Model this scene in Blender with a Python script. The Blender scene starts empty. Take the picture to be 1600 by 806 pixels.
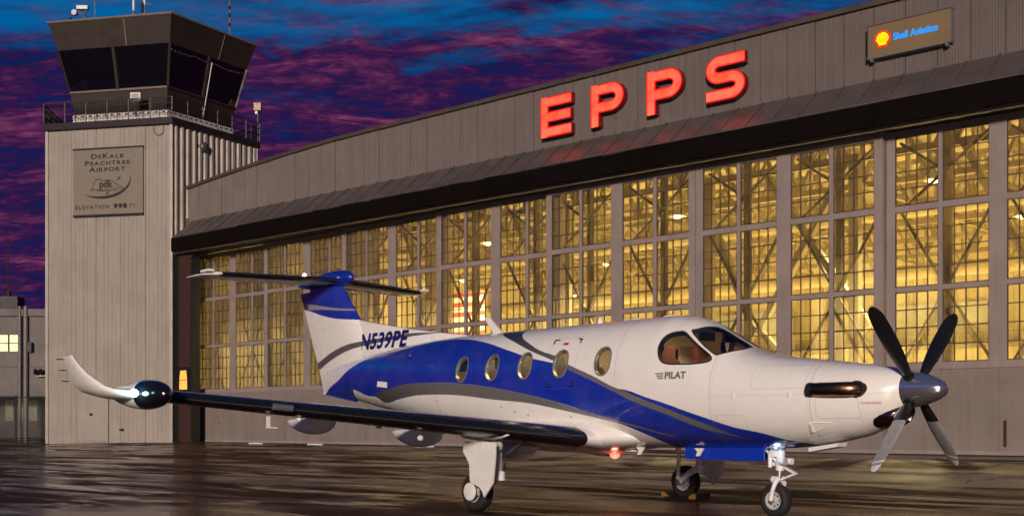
import bpy, bmesh, math, random
from mathutils import Vector, Matrix
from mathutils.geometry import delaunay_2d_cdt
R=math.radians; PI=math.pi
random.seed(7)
sc=bpy.context.scene
COL=sc.collection

# ------------------------------------------------------------------ camera
cd=bpy.data.cameras.new('camera'); cam=bpy.data.objects.new('camera',cd); COL.objects.link(cam)
cam.location=(0,0,1.217); cam.rotation_euler=(R(90),0,0)
cd.sensor_width=36; cd.lens=1804.4/1600*36; cd.shift_x=0; cd.shift_y=(664-403)/1600
cd.clip_start=.1; cd.clip_end=3000
sc.camera=cam
sc.render.resolution_x=1024; sc.render.resolution_y=515
sc.view_settings.view_transform='Standard'; sc.view_settings.look='None'
sc.view_settings.exposure=0; sc.view_settings.gamma=1

# ------------------------------------------------------------------ node helpers
class NT:
    def __init__(s,tree): s.t=tree; s.t.nodes.clear()
    def n(s,kind,**kw):
        nd=s.t.nodes.new(kind)
        for k,v in kw.items():
            if k.startswith('i_'):
                key=k[2:]; key=int(key) if key.isdigit() else key.replace('_',' ')
                s.set(nd.inputs[key],v)
            else: setattr(nd,k,v)
        return nd
    def set(s,inp,v):
        if isinstance(v,bpy.types.NodeSocket): s.t.links.new(v,inp)
        elif isinstance(v,tuple) and len(v)==3 and inp.type=='RGBA': inp.default_value=v+(1,)
        else: inp.default_value=v
    def math(s,op,a,b=0,c=0,clamp=False):
        nd=s.t.nodes.new('ShaderNodeMath'); nd.operation=op; nd.use_clamp=clamp
        s.set(nd.inputs[0],a); s.set(nd.inputs[1],b); s.set(nd.inputs[2],c); return nd.outputs[0]
    def mix(s,f,a,b):
        nd=s.t.nodes.new('ShaderNodeMix'); nd.data_type='RGBA'
        s.set(nd.inputs[0],f); s.set(nd.inputs[6],a); s.set(nd.inputs[7],b); return nd.outputs[2]
    def rng(s,v,a,b,c=0,d=1):
        nd=s.n('ShaderNodeMapRange'); s.set(nd.inputs[0],v)
        for i,q in enumerate((a,b,c,d)): s.set(nd.inputs[i+1],q)
        return nd.outputs[0]
    def noise(s,vec,scale,detail=4,rough=.55,dist=0):
        nd=s.n('ShaderNodeTexNoise'); 
        if vec is not None: s.set(nd.inputs['Vector'],vec)
        nd.inputs['Scale'].default_value=scale; nd.inputs['Detail'].default_value=detail
        nd.inputs['Roughness'].default_value=rough; nd.inputs['Distortion'].default_value=dist
        return nd.outputs[0]
    def mapping(s,vec,loc=(0,0,0),rot=(0,0,0),scale=(1,1,1)):
        nd=s.n('ShaderNodeMapping'); s.set(nd.inputs[0],vec)
        nd.inputs[1].default_value=loc; nd.inputs[2].default_value=rot; nd.inputs[3].default_value=scale
        return nd.outputs[0]

# ------------------------------------------------------------------ dusk sky
w=bpy.data.worlds.new('World'); sc.world=w; w.use_nodes=True
N=NT(w.node_tree)
tc=N.n('ShaderNodeTexCoord').outputs['Generated']
sep=N.n('ShaderNodeSeparateXYZ'); N.set(sep.inputs[0],tc)
X,Y,Z=sep.outputs
zc=N.math('MAXIMUM',Z,0.0)
den=N.math('ADD',zc,.20)
cv=N.n('ShaderNodeCombineXYZ'); N.set(cv.inputs[0],N.math('DIVIDE',X,den)); N.set(cv.inputs[1],N.math('DIVIDE',Y,den)); N.set(cv.inputs[2],0.3)
cv=cv.outputs[0]
big=N.noise(N.mapping(cv,(2.2,9.3,0),(0,0,R(-8)),(.55,1.1,1)),1.9,5,.6,.8)
mid=N.noise(N.mapping(cv,(9.2,4.4,0),(0,0,R(-6)),(.9,2.1,1)),6.0,6,.62,.8)
fin=N.noise(N.mapping(cv,(1,2,0),(0,0,R(-5)),(1.1,2.3,1)),24,4,.65,.5)
c1=N.math('ADD',N.math('MULTIPLY',mid,.62),N.math('MULTIPLY',fin,.38))
elev=Z
# clear sky: navy low, bright blue above
clear=N.n('ShaderNodeValToRGB'); N.set(clear.inputs[0],N.math('MULTIPLY',elev,2.0))
cr=clear.color_ramp; cr.elements[0].position=0.0; cr.elements[0].color=(.010,.003,.035,1)
cr.elements[1].position=1.0; cr.elements[1].color=(.005,.020,.085,1)
for p_,c_ in ((.22,(.006,.006,.075,1)),(.42,(.003,.020,.13,1)),(.56,(.0,.085,.29,1)),(.68,(.0,.14,.38,1)),(.80,(.002,.045,.14,1))):
    e=cr.elements.new(p_); e.color=c_
# clouds: dark violet hearts, magenta lit rims
cl=N.n('ShaderNodeValToRGB'); N.set(cl.inputs[0],c1)
cr=cl.color_ramp; cr.elements[0].position=.42; cr.elements[0].color=(.006,.012,.085,1)
cr.elements[1].position=.70; cr.elements[1].color=(.23,.055,.135,1)
for p_,c_ in ((.46,(.018,.008,.066,1)),(.52,(.042,.010,.060,1)),(.59,(.105,.020,.080,1))):
    e=cr.elements.new(p_); e.color=c_
# coverage falls with height and towards the left
cover=N.math('ADD',N.math('MULTIPLY',big,1.5),N.math('MULTIPLY',mid,.75))
cover=N.math('SUBTRACT',cover,N.math('MULTIPLY',N.math('MAXIMUM',N.math('SUBTRACT',elev,.10),-.04),3.3))
cover=N.math('ADD',cover,N.math('MULTIPLY',X,.42))
cm=N.rng(cover,.05,.41)
dim=N.rng(Z,.38,.75,1,.12)
clc=N.n('ShaderNodeVectorMath',operation='SCALE'); N.set(clc.inputs[0],cl.outputs[0]); N.set(clc.inputs['Scale'],dim)
sky=N.mix(cm,clear.outputs[0],clc.outputs[0])
# low bank turns plum, below the horizon dark ground colour
low=N.rng(Z,.0,.10)
sky=N.mix(N.math('MULTIPLY',N.math('SUBTRACT',1,low),.55),sky,(.055,.008,.040))
sky=N.mix(N.rng(Z,-.02,0.0),(.012,.009,.012),sky)
bg=N.n('ShaderNodeBackground'); N.set(bg.inputs[0],sky); bg.inputs[1].default_value=1.0
wo=N.n('ShaderNodeOutputWorld'); N.t.links.new(bg.outputs[0],wo.inputs[0])

# ------------------------------------------------------------------ key light (soft, low, from behind the camera)
sd=bpy.data.lights.new('sun','SUN'); sd.energy=3.3; sd.angle=R(8); sd.color=(1,.82,.68)
sun=bpy.data.objects.new('sun',sd); COL.objects.link(sun)
SUN_AZ=R(-9); SUN_EL=R(13)      # where the light comes from, seen from the scene: behind the camera, a little left
sv=Vector((math.sin(SUN_AZ)*math.cos(SUN_EL),-math.cos(SUN_AZ)*math.cos(SUN_EL),math.sin(SUN_EL)))
sun.rotation_euler=sv.to_track_quat('Z','Y').to_euler()

# ------------------------------------------------------------------ materials
MATS={}
def mat(name,col,rough=.6,metal=0,vary=.12,vscale=3,bump=0,bscale=40,coat=0,emit=None,es=0,streak=0,spec=.5):
    m=bpy.data.materials.new(name); m.use_nodes=True; n=NT(m.node_tree)
    tco=n.n('ShaderNodeTexCoord').outputs['Object']
    p=n.n('ShaderNodeBsdfPrincipled'); o=n.n('ShaderNodeOutputMaterial'); n.t.links.new(p.outputs[0],o.inputs[0])
    c=tuple(col)
    if vary:
        v=n.noise(tco,vscale,5,.6)
        f=n.rng(v,.3,.7)
        c=n.mix(f,tuple(x*(1-vary) for x in col),tuple(min(1,x*(1+vary)) for x in col))
        if streak:
            v2=n.noise(n.mapping(tco,scale=(5,5,.35)),1.6,5,.65)
            c=n.mix(n.rng(v2,.45,.75,0,streak),c,tuple(x*.45 for x in col))
        n.set(p.inputs['Roughness'],n.rng(n.noise(tco,vscale*2.3,4),.3,.7,rough*.82,min(1,rough*1.18)))
    else: p.inputs['Roughness'].default_value=rough
    n.set(p.inputs['Base Color'],c)
    p.inputs['Metallic'].default_value=metal; p.inputs['Coat Weight'].default_value=coat
    p.inputs['Coat Roughness'].default_value=.06; p.inputs['Specular IOR Level'].default_value=spec
    if bump:
        b=n.n('ShaderNodeBump'); b.inputs['Strength'].default_value=bump; b.inputs['Distance'].default_value=.01
        n.set(b.inputs['Height'],n.noise(tco,bscale,4)); n.t.links.new(b.outputs[0],p.inputs['Normal'])
    if emit: p.inputs['Emission Color'].default_value=emit+(1,); p.inputs['Emission Strength'].default_value=es
    MATS[name]=m; return m
M=MATS
mat('white_paint',(.82,.80,.77),.28,0,.03,2,coat=.6)
mat('gear_white',(.76,.76,.75),.35,0,.08,9)
mat('boot_rubber',(.009,.009,.010),.30,0,.2,6,coat=.15)
mat('radome_black',(.006,.006,.007),.12,0,.1,5,coat=1)
mat('tyre',(.014,.014,.015),.75,0,.25,14,bump=.3,bscale=60)
mat('rim',(.60,.60,.58),.38,.3,.12,20)
mat('chrome',(.82,.82,.88),.13,.93,.05,8)
mat('steel',(.42,.42,.42),.4,.8,.2,12)
mat('exhaust',(.30,.17,.10),.30,1,.35,9)
mat('soot',(.010,.008,.007),.7,0,.2,9)  # soot on the exhaust, and painted-in darkness of inlet and rim holes
mat('blue_paint',(.006,.022,.30),.22,0,.04,2,coat=1)
mat('belly_blue',(.006,.035,.42),.30,0,.04,2,coat=.5)
mat('prop_black',(.010,.010,.011),.38,0,.2,9)
mat('prop_grey',(.38,.38,.38),.42,.25,.15,9)
mat('prop_white',(.8,.8,.78),.4,0,.06,9)
mat('cream_liner',(.58,.46,.28),.7,0,.05,5)
mat('seat_leather',(.30,.11,.04),.5,0,.2,12)
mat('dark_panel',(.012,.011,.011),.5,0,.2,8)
mat('rubber_seal',(.02,.02,.022),.5,0,.1,8)
mat('window_rim',(.42,.38,.31),.25,.6,.05,8)
mat('decal_black',(.010,.010,.014),.4,0,0)
mat('decal_navy',(.008,.010,.12),.35,0,0)
mat('decal_red',(.5,.02,.015),.4,0,0)
mat('decal_grey',(.17,.16,.15),.4,0,0)
mat('cladding',(.132,.110,.102),.55,.0,.10,.6,streak=.35)
mat('tower_cladding',(.30,.268,.235),.50,.0,.10,.7,streak=.35)
mat('door_paint',(.205,.170,.152),.60,0,.13,.9,streak=.30)
mat('door_frame',(.262,.214,.198),.55,0,.12,1.2,streak=.25)
mat('awning_metal',(.105,.088,.084),.42,.25,.20,1.1,streak=.3)
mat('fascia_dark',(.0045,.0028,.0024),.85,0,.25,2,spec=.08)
mat('trim_light',(.24,.20,.165),.5,0,.15,3)
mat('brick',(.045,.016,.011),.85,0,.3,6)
mat('muntin',(.045,.034,.026),.6,.2,.15,5)
mat('brace_steel',(.022,.018,.014),.6,.3,.25,3)
mat('truss_steel',(.24,.20,.13),.6,.1,.25,1)
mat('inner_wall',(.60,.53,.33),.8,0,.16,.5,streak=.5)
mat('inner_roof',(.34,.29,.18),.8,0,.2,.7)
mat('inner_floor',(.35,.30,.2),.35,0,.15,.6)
mat('cab_metal',(.030,.020,.016),.55,.2,.18,1.2)
mat('cab_trim',(.16,.12,.09),.5,.2,.15,2)
mat('cab_dark_edge',(.016,.012,.014),.5,.2,.2,3)
mat('string_bulb',(.5,.35,.15),.5,0,.1,4,emit=(.9,.6,.25),es=.45)
mat('decal_dark',(.012,.010,.010),.5,0,.1,4)
mat('dim_glow',(.1,.1,.06),.5,0,.3,4,emit=(.35,.33,.18),es=.06)
mat('orange_wood',(.42,.17,.06),.6,0,.2,2)
mat('trim_dull',(.075,.058,.044),.5,.1,.2,2)
mat('office_pale',(.45,.5,.48),.5,0,.15,1)
mat('dome_grey',(.10,.09,.085),.2,.3,.2,6)
mat('box_tan',(.35,.26,.13),.5,0,.1,4)
mat('pipe_grey',(.13,.12,.115),.5,.2,.15,3)
mat('dark_seat',(.10,.06,.035),.5,0,.2,8)
mat('chrome_lip',(.45,.33,.28),.14,1,.1,8)
mat('cream_seat',(.50,.36,.20),.5,0,.1,8)
mat('rubber_edge',(.10,.10,.11),.35,0,.1,9)
mat('strip_glow',(1,.85,.5),.5,0,0,emit=(1,.80,.42),es=1.2)  # glow of the strip added to brighten the cabin
mat('mesh_dark',(.004,.004,.005),.8,0,.1,4,spec=.1)
mat('white_trim',(.72,.70,.66),.5,0,.1,3)
mat('rail_dark',(.012,.012,.016),.5,.3,.1,4)
mat('sign_tan',(.185,.155,.125),.55,0,.06,1)
mat('dark_wall',(.055,.050,.048),.8,0,.2,.8)
mat('pale_wall',(.14,.13,.125),.8,0,.12,.6,streak=.3)
mat('fence_wire',(.03,.03,.032),.5,.5,.2,3)
mat('galvanised',(.22,.21,.20),.5,.5,.2,4)
mat('lamp_yellow',(.8,.6,.3),.5,0,0,emit=(1,.75,.35),es=14)
mat('lamp_white',(.9,.9,.9),.4,0,0,emit=(1,.92,.7),es=9)
mat('amber_glow',(.8,.45,.1),.5,0,.4,9,emit=(1,.42,.06),es=.75)
mat('office_glow',(.7,.8,.5),.5,0,.4,6,emit=(.62,.80,.30),es=.7)
mat('sodium_office',(.8,.5,.3),.5,0,.4,2,emit=(1,.55,.22),es=.9)
mat('letter_return',(.16,.006,.006),.4,0,.1,3)
mat('board_face',(.17,.12,.065),.5,0,.08,1,emit=(.22,.13,.05),es=.10)
mat('glow_blue',(.0,.2,.6),.5,0,0,emit=(.0,.27,.95),es=.95)
mat('glow_yellow',(1,.7,0),.5,0,0,emit=(1,.52,.0),es=1.0)
mat('glow_red',(.8,.02,0),.5,0,0,emit=(.85,.015,.0),es=.9)
mat('flag_red',(.26,.03,.02),.8,0,.1,5)
mat('flag_white',(.45,.42,.34),.8,0,.1,5)
mat('flag_blue',(.02,.03,.12),.8,0,.1,5)
mat('nav_green',(.6,1,.95),.3,0,0,emit=(.45,1,.95),es=60)
mat('nav_white',(1,1,1),.3,0,0,emit=(1,.75,.6),es=14)
mat('beacon_red',(1,.2,.1),.3,0,0,emit=(1,.22,.16),es=1.6)
mat('landing_white',(1,1,1),.3,0,0,emit=(.55,.8,1),es=1.6)
mat('yellow_chock',(.25,.14,.02),.6,0,.15,8)
def letter_face():
    m=bpy.data.materials.new('letter_face'); m.use_nodes=True; n=NT(m.node_tree)
    tco=n.n('ShaderNodeTexCoord').outputs['Object']
    e=n.n('ShaderNodeEmission'); o=n.n('ShaderNodeOutputMaterial')
    f=n.rng(n.noise(tco,1.7,3),.35,.65)
    n.set(e.inputs[0],n.mix(f,(1,.034,.015),(1,.072,.040))); e.inputs[1].default_value=2.9
    n.t.links.new(e.outputs[0],o.inputs[0]); MATS['letter_face']=m
letter_face()
mat('letter_edge',(.7,.01,.01),.4,0,0,emit=(1,.012,.008),es=.75)
def glass(name,tint=(.93,.93,.88),refl=.08,dirt=.04,vary=.0,dcol=(.5,.42,.28)):
    m=bpy.data.materials.new(name); m.use_nodes=True; n=NT(m.node_tree)
    tr=n.n('ShaderNodeBsdfTransparent'); n.set(tr.inputs[0],tint)
    gl=n.n('ShaderNodeBsdfGlossy'); gl.inputs['Roughness'].default_value=.03; n.set(gl.inputs[0],(.9,.9,.9))
    lw=n.n('ShaderNodeLayerWeight'); lw.inputs[0].default_value=.25
    f=n.math('MULTIPLY',lw.outputs['Fresnel'],1.0); f=n.math('MAXIMUM',f,refl)
    mx=n.n('ShaderNodeMixShader'); n.set(mx.inputs[0],f); n.t.links.new(tr.outputs[0],mx.inputs[1]); n.t.links.new(gl.outputs[0],mx.inputs[2])
    df=n.n('ShaderNodeBsdfTranslucent'); n.set(df.inputs[0],dcol)
    d2=n.math('ADD',dirt,n.math('MULTIPLY',n.n('ShaderNodeObjectInfo').outputs['Random'],vary)) if vary else dirt
    mx2=n.n('ShaderNodeMixShader'); n.set(mx2.inputs[0],d2); n.t.links.new(mx.outputs[0],mx2.inputs[1]); n.t.links.new(df.outputs[0],mx2.inputs[2])
    o=n.n('ShaderNodeOutputMaterial'); n.t.links.new(mx2.outputs[0],o.inputs[0]); MATS[name]=m
glass('pane_glass',(.90,.88,.80),.05,.05,.12)
glass('aircraft_glass',(.80,.82,.82),.10,.0)
glass('cab_glass',(.5,.5,.52),.15,.02,0,(.1,.1,.1))

# ------------------------------------------------------------------ mesh builder
class MB:
    def __init__(s): s.v=[]; s.f=[]; s.m=[]
    def add(s,vs,fs,mi=0):
        b=len(s.v); s.v+= [tuple(v) for v in vs]; s.f+=[tuple(b+i for i in f) for f in fs]; s.m+=[mi]*len(fs); return s
    def box(s,a,b,mi=0):
        x0,y0,z0=[min(p,q) for p,q in zip(a,b)]; x1,y1,z1=[max(p,q) for p,q in zip(a,b)]
        return s.add([(x0,y0,z0),(x1,y0,z0),(x1,y1,z0),(x0,y1,z0),(x0,y0,z1),(x1,y0,z1),(x1,y1,z1),(x0,y1,z1)],
            [(0,3,2,1),(4,5,6,7),(0,1,5,4),(1,2,6,5),(2,3,7,6),(3,0,4,7)],mi)
    def bar(s,p,q,wd,ht=None,mi=0,up=(0,0,1)):     # rectangular bar between two points
        ht=ht or wd; p=Vector(p); q=Vector(q); d=(q-p).normalized(); u=Vector(up)
        if abs(d.dot(u))>.98: u=Vector((0,1,0)) if abs(d.y)<.9 else Vector((1,0,0))
        a=d.cross(u).normalized()*wd/2; b=a.cross(d).normalized()*ht/2
        return s.add([p-a-b,p+a-b,p+a+b,p-a+b,q-a-b,q+a-b,q+a+b,q-a+b],[(0,3,2,1),(4,5,6,7),(0,1,5,4),(1,2,6,5),(2,3,7,6),(3,0,4,7)],mi)
    def tube(s,pts,rad,n=10,mi=0,caps=True):
        pts=[Vector(p) for p in pts]; rs=rad if isinstance(rad,(list,tuple)) else [rad]*len(pts)
        vs=[];u0=None
        for i,p in enumerate(pts):
            d=(pts[min(i+1,len(pts)-1)]-pts[max(i-1,0)]).normalized()
            if u0 is None: u0=Vector((0,0,1)) if abs(d.z)<.9 else Vector((1,0,0))
            a=d.cross(u0).normalized(); b=a.cross(d).normalized(); u0=b
            vs+=[p+(a*math.cos(2*PI*k/n)+b*math.sin(2*PI*k/n))*rs[i] for k in range(n)]
        fs=[(i*n+k,i*n+(k+1)%n,(i+1)*n+(k+1)%n,(i+1)*n+k) for i in range(len(pts)-1) for k in range(n)]
        if caps: fs+=[tuple(range(n))[::-1],tuple(range((len(pts)-1)*n,len(pts)*n))]
        return s.add(vs,fs,mi)
    def lathe(s,prof,c,axis='y',n=28,mi=0,seg=None,caps=True):     # prof: (radius, along axis)
        vs=[]
        for r,h in prof:
            for k in range(n):
                a=2*PI*k/n; x,y=r*math.cos(a),r*math.sin(a)
                q={'x':(h,x,y),'y':(x,h,y),'z':(x,y,h)}[axis]; vs.append((c[0]+q[0],c[1]+q[1],c[2]+q[2]))
        b=len(s.v); s.v+=vs
        for i in range(len(prof)-1):
            for k in range(n):
                s.f.append((b+i*n+k,b+i*n+(k+1)%n,b+(i+1)*n+(k+1)%n,b+(i+1)*n+k)); s.m.append(seg[i] if seg else mi)
        if caps and prof[0][0]>1e-5: s.f.append(tuple(b+k for k in range(n))[::-1]); s.m.append(seg[0] if seg else mi)
        if caps and prof[-1][0]>1e-5: s.f.append(tuple(b+(len(prof)-1)*n+k for k in range(n))); s.m.append(seg[-1] if seg else mi)
        return s
    def prism(s,poly,ax,d0,d1,mi=0):    # poly in the plane normal to ax
        def P(a,b,h): return {'x':(h,a,b),'y':(a,h,b),'z':(a,b,h)}[ax]
        n=len(poly); vs=[P(a,b,d0) for a,b in poly]+[P(a,b,d1) for a,b in poly]
        return s.add(vs,[tuple(range(n)),tuple(range(n,2*n))[::-1]]+[(i,(i+1)%n,n+(i+1)%n,n+i) for i in range(n)],mi)
    def loft(s,rings,mi=0,closed=True,caps=True):
        n=len(rings[0]); vs=[p for r in rings for p in r]; k2=n if closed else n-1
        fs=[(i*n+k,i*n+(k+1)%n,(i+1)*n+(k+1)%n,(i+1)*n+k) for i in range(len(rings)-1) for k in range(k2)]
        if caps: fs+=[tuple(range(n))[::-1],tuple(range((len(rings)-1)*n,len(rings)*n))]
        return s.add(vs,fs,mi)
    def mesh(s,name,mats,smooth=False,fix=True,weld=False):
        me=bpy.data.meshes.new(name); me.from_pydata(s.v,[],s.f)
        for m in (mats if isinstance(mats,(list,tuple)) else [mats]): me.materials.append(MATS[m] if isinstance(m,str) else m)
        me.polygons.foreach_set('material_index',s.m)
        if fix or weld:
            bm=bmesh.new(); bm.from_mesh(me)
            if weld: bmesh.ops.remove_doubles(bm,verts=bm.verts,dist=1e-4)
            if fix: bmesh.ops.recalc_face_normals(bm,faces=bm.faces)
            bm.to_mesh(me); bm.free()
        if smooth:
            me.polygons.foreach_set('use_smooth',[True]*len(me.polygons))
            me.set_sharp_from_angle(angle=R(smooth if smooth is not True else 35))
        me.update(); return me
    def build(s,name,mats,parent=None,smooth=False,**kw):
        return link(name,s.mesh(name,mats,smooth,**kw),parent)
def link(name,me,parent=None,loc=None,rot=None):
    o=bpy.data.objects.new(name,me); COL.objects.link(o)
    if parent: o.parent=parent
    if loc is not None: o.location=loc
    if rot is not None: o.rotation_euler=rot
    return o
def tag(o,label=None,cat=None,group=None,kind=None):
    if label:o['label']=label
    if cat:o['category']=cat
    if group:o['group']=group
    if kind:o['kind']=kind
    return o
def thing(name,label,cat,loc=(0,0,0),rz=0,group=None):
    o=link(name,None,None,loc,(0,0,rz)); o.empty_display_size=.3
    return tag(o,label,cat,group)
def copy_tree(o,parent=None):
    c=o.copy(); COL.objects.link(c)
    if parent: c.parent=parent
    for ch in [q for q in bpy.data.objects if q.parent==o]: copy_tree(ch,c)
    return c
def text_mb(s,size,depth=.0,bold=0,align='LEFT',shear=0,spacing=1,sx=1):
    cu=bpy.data.curves.new('t','FONT'); cu.body=s; cu.size=size; cu.extrude=depth; cu.offset=bold
    cu.align_x=align; cu.shear=shear; cu.space_character=spacing; cu.resolution_u=6
    o=bpy.data.objects.new('t',cu); COL.objects.link(o)
    dg=bpy.context.evaluated_depsgraph_get(); me=o.evaluated_get(dg).to_mesh()
    vs=[(v.co.x*sx,v.co.y,v.co.z) for v in me.vertices]; fs=[tuple(p.vertices) for p in me.polygons]
    o.evaluated_get(dg).to_mesh_clear(); bpy.data.objects.remove(o); bpy.data.curves.remove(cu)
    return vs,fs
def text_on(mb,s,size,O,ux,uy,depth=0,mi=0,**kw):      # letters laid in the plane O,ux,uy
    vs,fs=text_mb(s,size,depth,**kw); O=Vector(O); ux=Vector(ux); uy=Vector(uy); n=ux.cross(uy)
    mb.add([O+ux*x+uy*y+n*z for x,y,z in vs],fs,mi)

# ------------------------------------------------------------------ ground
HX,HY=-15.776,57.392; HD=Vector((.7511,-.6602)); HN=Vector((-.6602,-.7511)); HROT=math.atan2(-.6602,.7511); H0=.39
def sstep(x): x=max(0,min(1,x)); return x*x*(3-2*x)
def gz(x,y):
    d=(x-HX)*HN.x+(y-HY)*HN.y
    return H0*(1-sstep(d/11.5))
def make_ground():
    xs=[-900,-400,-200,-120,-80]+[-60+i*1.5 for i in range(81)]+[80,120,200,400,900]
    ys=[-300,-100,-40,-20,-10]+[-4+i*1.0 for i in range(90)]+[100,130,200,400,900,2000]
    mb=MB(); nx=len(xs)
    mb.add([(x,y,gz(x,y)) for y in ys for x in xs],[(j*nx+i,j*nx+i+1,(j+1)*nx+i+1,(j+1)*nx+i) for j in range(len(ys)-1) for i in range(nx-1)])
    m=bpy.data.materials.new('wet_apron'); m.use_nodes=True; n=NT(m.node_tree)
    tco=n.n('ShaderNodeTexCoord').outputs['Object']
    rot=n.mapping(tco,rot=(0,0,-HROT))
    base=n.noise(rot,.35,6,.6,.4); grit=n.noise(tco,55,3,.7); patch=n.noise(n.mapping(rot,scale=(.25,.8,1)),.5,5,.55,.5)
    col=n.mix(n.rng(base,.35,.65),(.016,.007,.005),(.048,.020,.0115))
    red=n.mix(n.rng(n.noise(rot,.13,3),.42,.6),(.085,.022,.013),(.030,.018,.012))  # reddish patches: sign and sky reflections put into the base colour
    col=n.mix(n.rng(patch,.45,.62,0,.6),col,red)
    col=n.mix(n.rng(grit,.45,.75,0,.45),col,(.13,.075,.045))
    wet=n.rng(patch,.46,.60)
    pud=n.rng(n.noise(n.mapping(rot,(5,3,0),scale=(.30,1.3,1)),.75,6,.65,.8),.49,.60); wet=n.math('MAXIMUM',n.math('MULTIPLY',wet,.75),pud)
    sj=n.n('ShaderNodeSeparateXYZ'); n.set(sj.inputs[0],n.mapping(tco,rot=(0,0,-HROT)))
    wob=n.math('MULTIPLY',n.noise(tco,3,4),.05)
    def jl(v,per,wd): return n.math('LESS_THAN',n.math('ABSOLUTE',n.math('SUBTRACT',n.math('MULTIPLY',n.math('FRACT',n.math('DIVIDE',n.math('ADD',v,wob),per)),per),per/2)),wd)
    jt=n.math('MAXIMUM',jl(sj.outputs[0],7.6,.014),jl(sj.outputs[1],6.1,.014))
    vo=n.n('ShaderNodeTexVoronoi',feature='DISTANCE_TO_EDGE'); vo.inputs['Scale'].default_value=.22
    dv=n.n('ShaderNodeVectorMath',operation='ADD'); n.set(dv.inputs[0],tco); nz=n.n('ShaderNodeTexNoise'); nz.inputs['Scale'].default_value=1.2; nz.inputs['Detail'].default_value=5; n.set(nz.inputs['Vector'],tco); n.set(dv.inputs[1],nz.outputs['Color']); n.set(vo.inputs['Vector'],dv.outputs[0])
    ck=n.math('LESS_THAN',vo.outputs['Distance'],.0022); jt=n.math('MAXIMUM',jt,n.math('MULTIPLY',ck,.8))
    oil=n.rng(n.noise(n.mapping(tco,(7,1,0)),.9,4,.6),.62,.72,0,.7); col=n.mix(oil,col,(.006,.0045,.004))
    col=n.mix(n.math('MULTIPLY',jt,.85),col,(.003,.0025,.0025)); wet=n.math('MULTIPLY',wet,n.math('SUBTRACT',1,jt))
    p=n.n('ShaderNodeBsdfPrincipled'); n.set(p.inputs['Base Color'],col)
    n.set(p.inputs['Roughness'],n.rng(wet,0,1,.62,.30)); n.set(p.inputs['Specular IOR Level'],n.rng(wet,0,1,.04,.25))
    n.set(p.inputs['Coat Weight'],n.rng(wet,.1,1,.03,.75)); n.set(p.inputs['Coat Roughness'],n.rng(wet,0,1,.30,.05))
    hb=n.math('ADD',n.math('MULTIPLY',grit,.5),n.math('ADD',n.math('MULTIPLY',n.noise(n.mapping(tco,scale=(1,1.3,1)),5,4,.6),1.6),n.math('MULTIPLY',n.noise(n.mapping(rot,scale=(.5,2.2,1)),1.1,3),4)))
    b=n.n('ShaderNodeBump'); n.set(b.inputs['Strength'],n.rng(wet,0,1,.6,.16)); b.inputs['Distance'].default_value=.012
    n.set(b.inputs['Height'],hb); n.t.links.new(b.outputs[0],p.inputs['Normal']); n.t.links.new(b.outputs[0],p.inputs['Coat Normal'])
    o=n.n('ShaderNodeOutputMaterial'); n.t.links.new(p.outputs[0],o.inputs[0]); MATS['wet_apron']=m
    g=mb.build('ground','wet_apron',smooth=True,fix=False); tag(g,kind='structure')
make_ground()
# u, top, bottom, half width, height of widest point, superellipse exponent
FUS=[(5.44,1.87,1.42,.215,1.645,2.0),(5.38,1.90,1.34,.275,1.63,2.0),(5.25,1.925,1.25,.36,1.60,2.05),(5.09,1.955,1.17,.43,1.59,2.1),(4.82,1.99,1.07,.51,1.56,2.15),(4.36,2.05,.985,.60,1.54,2.2),
(3.78,2.12,.92,.68,1.55,2.25),(3.28,2.225,.90,.73,1.58,2.25),(3.0,2.36,.895,.75,1.60,2.2),(2.75,2.50,.89,.77,1.62,2.2),(2.25,2.735,.89,.80,1.65,2.2),(1.9,2.79,.89,.82,1.70,2.25),(1.3,2.79,.89,.835,1.75,2.3),(0,2.785,.90,.84,1.78,2.3),
(-1.5,2.78,.94,.84,1.80,2.3),(-2.6,2.78,1.06,.81,1.83,2.25),(-3.6,2.77,1.21,.735,1.88,2.2),(-4.6,2.72,1.38,.62,1.95,2.1),(-5.6,2.64,1.55,.47,2.02,2.0),(-6.6,2.53,1.72,.29,2.10,1.9),(-7.3,2.44,1.81,.15,2.12,1.9),(-7.8,2.36,1.87,.05,2.12,2.0)]
def _h(xs,ys,x):      # monotone-ish cubic through stations (xs descending)
    n=len(xs)
    if x>=xs[0]:return ys[0]
    if x<=xs[-1]:return ys[-1]
    for i in range(n-1):
        if xs[i]>=x>=xs[i+1]:break
    def m(k):
        if k==0:return (ys[1]-ys[0])/(xs[1]-xs[0])
        if k==n-1:return (ys[-1]-ys[-2])/(xs[-1]-xs[-2])
        a=(ys[k]-ys[k-1])/(xs[k]-xs[k-1]);b=(ys[k+1]-ys[k])/(xs[k+1]-xs[k])
        return 0 if a*b<=0 else 2*a*b/(a+b)
    h=xs[i+1]-xs[i];t=(x-xs[i])/h
    return (2*t**3-3*t*t+1)*ys[i]+(t**3-2*t*t+t)*h*m(i)+(-2*t**3+3*t*t)*ys[i+1]+(t**3-t*t)*h*m(i+1)
_US=[r[0] for r in FUS];_cache={}
def fsec(u):
    k=round(u,4)
    if k not in _cache:_cache[k]=tuple(_h(_US,[r[j] for r in FUS],u) for j in range(1,6))
    return _cache[k]
def fpt3(u,th,off=0):      # th: -pi/2 bottom, 0 starboard widest, pi/2 top
    tp,bt,hw,wm,n=fsec(u);c,s=math.cos(th),math.sin(th);e=2/n
    v=hw*math.copysign(abs(c)**e,c);hh=(tp-wm) if s>0 else (wm-bt)
    w=wm+hh*math.copysign(abs(s)**e,s)
    if off:
        k=off/max(.05,math.hypot(v,w-wm));v+=v*k;w+=(w-wm)*k
    return v,w
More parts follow.
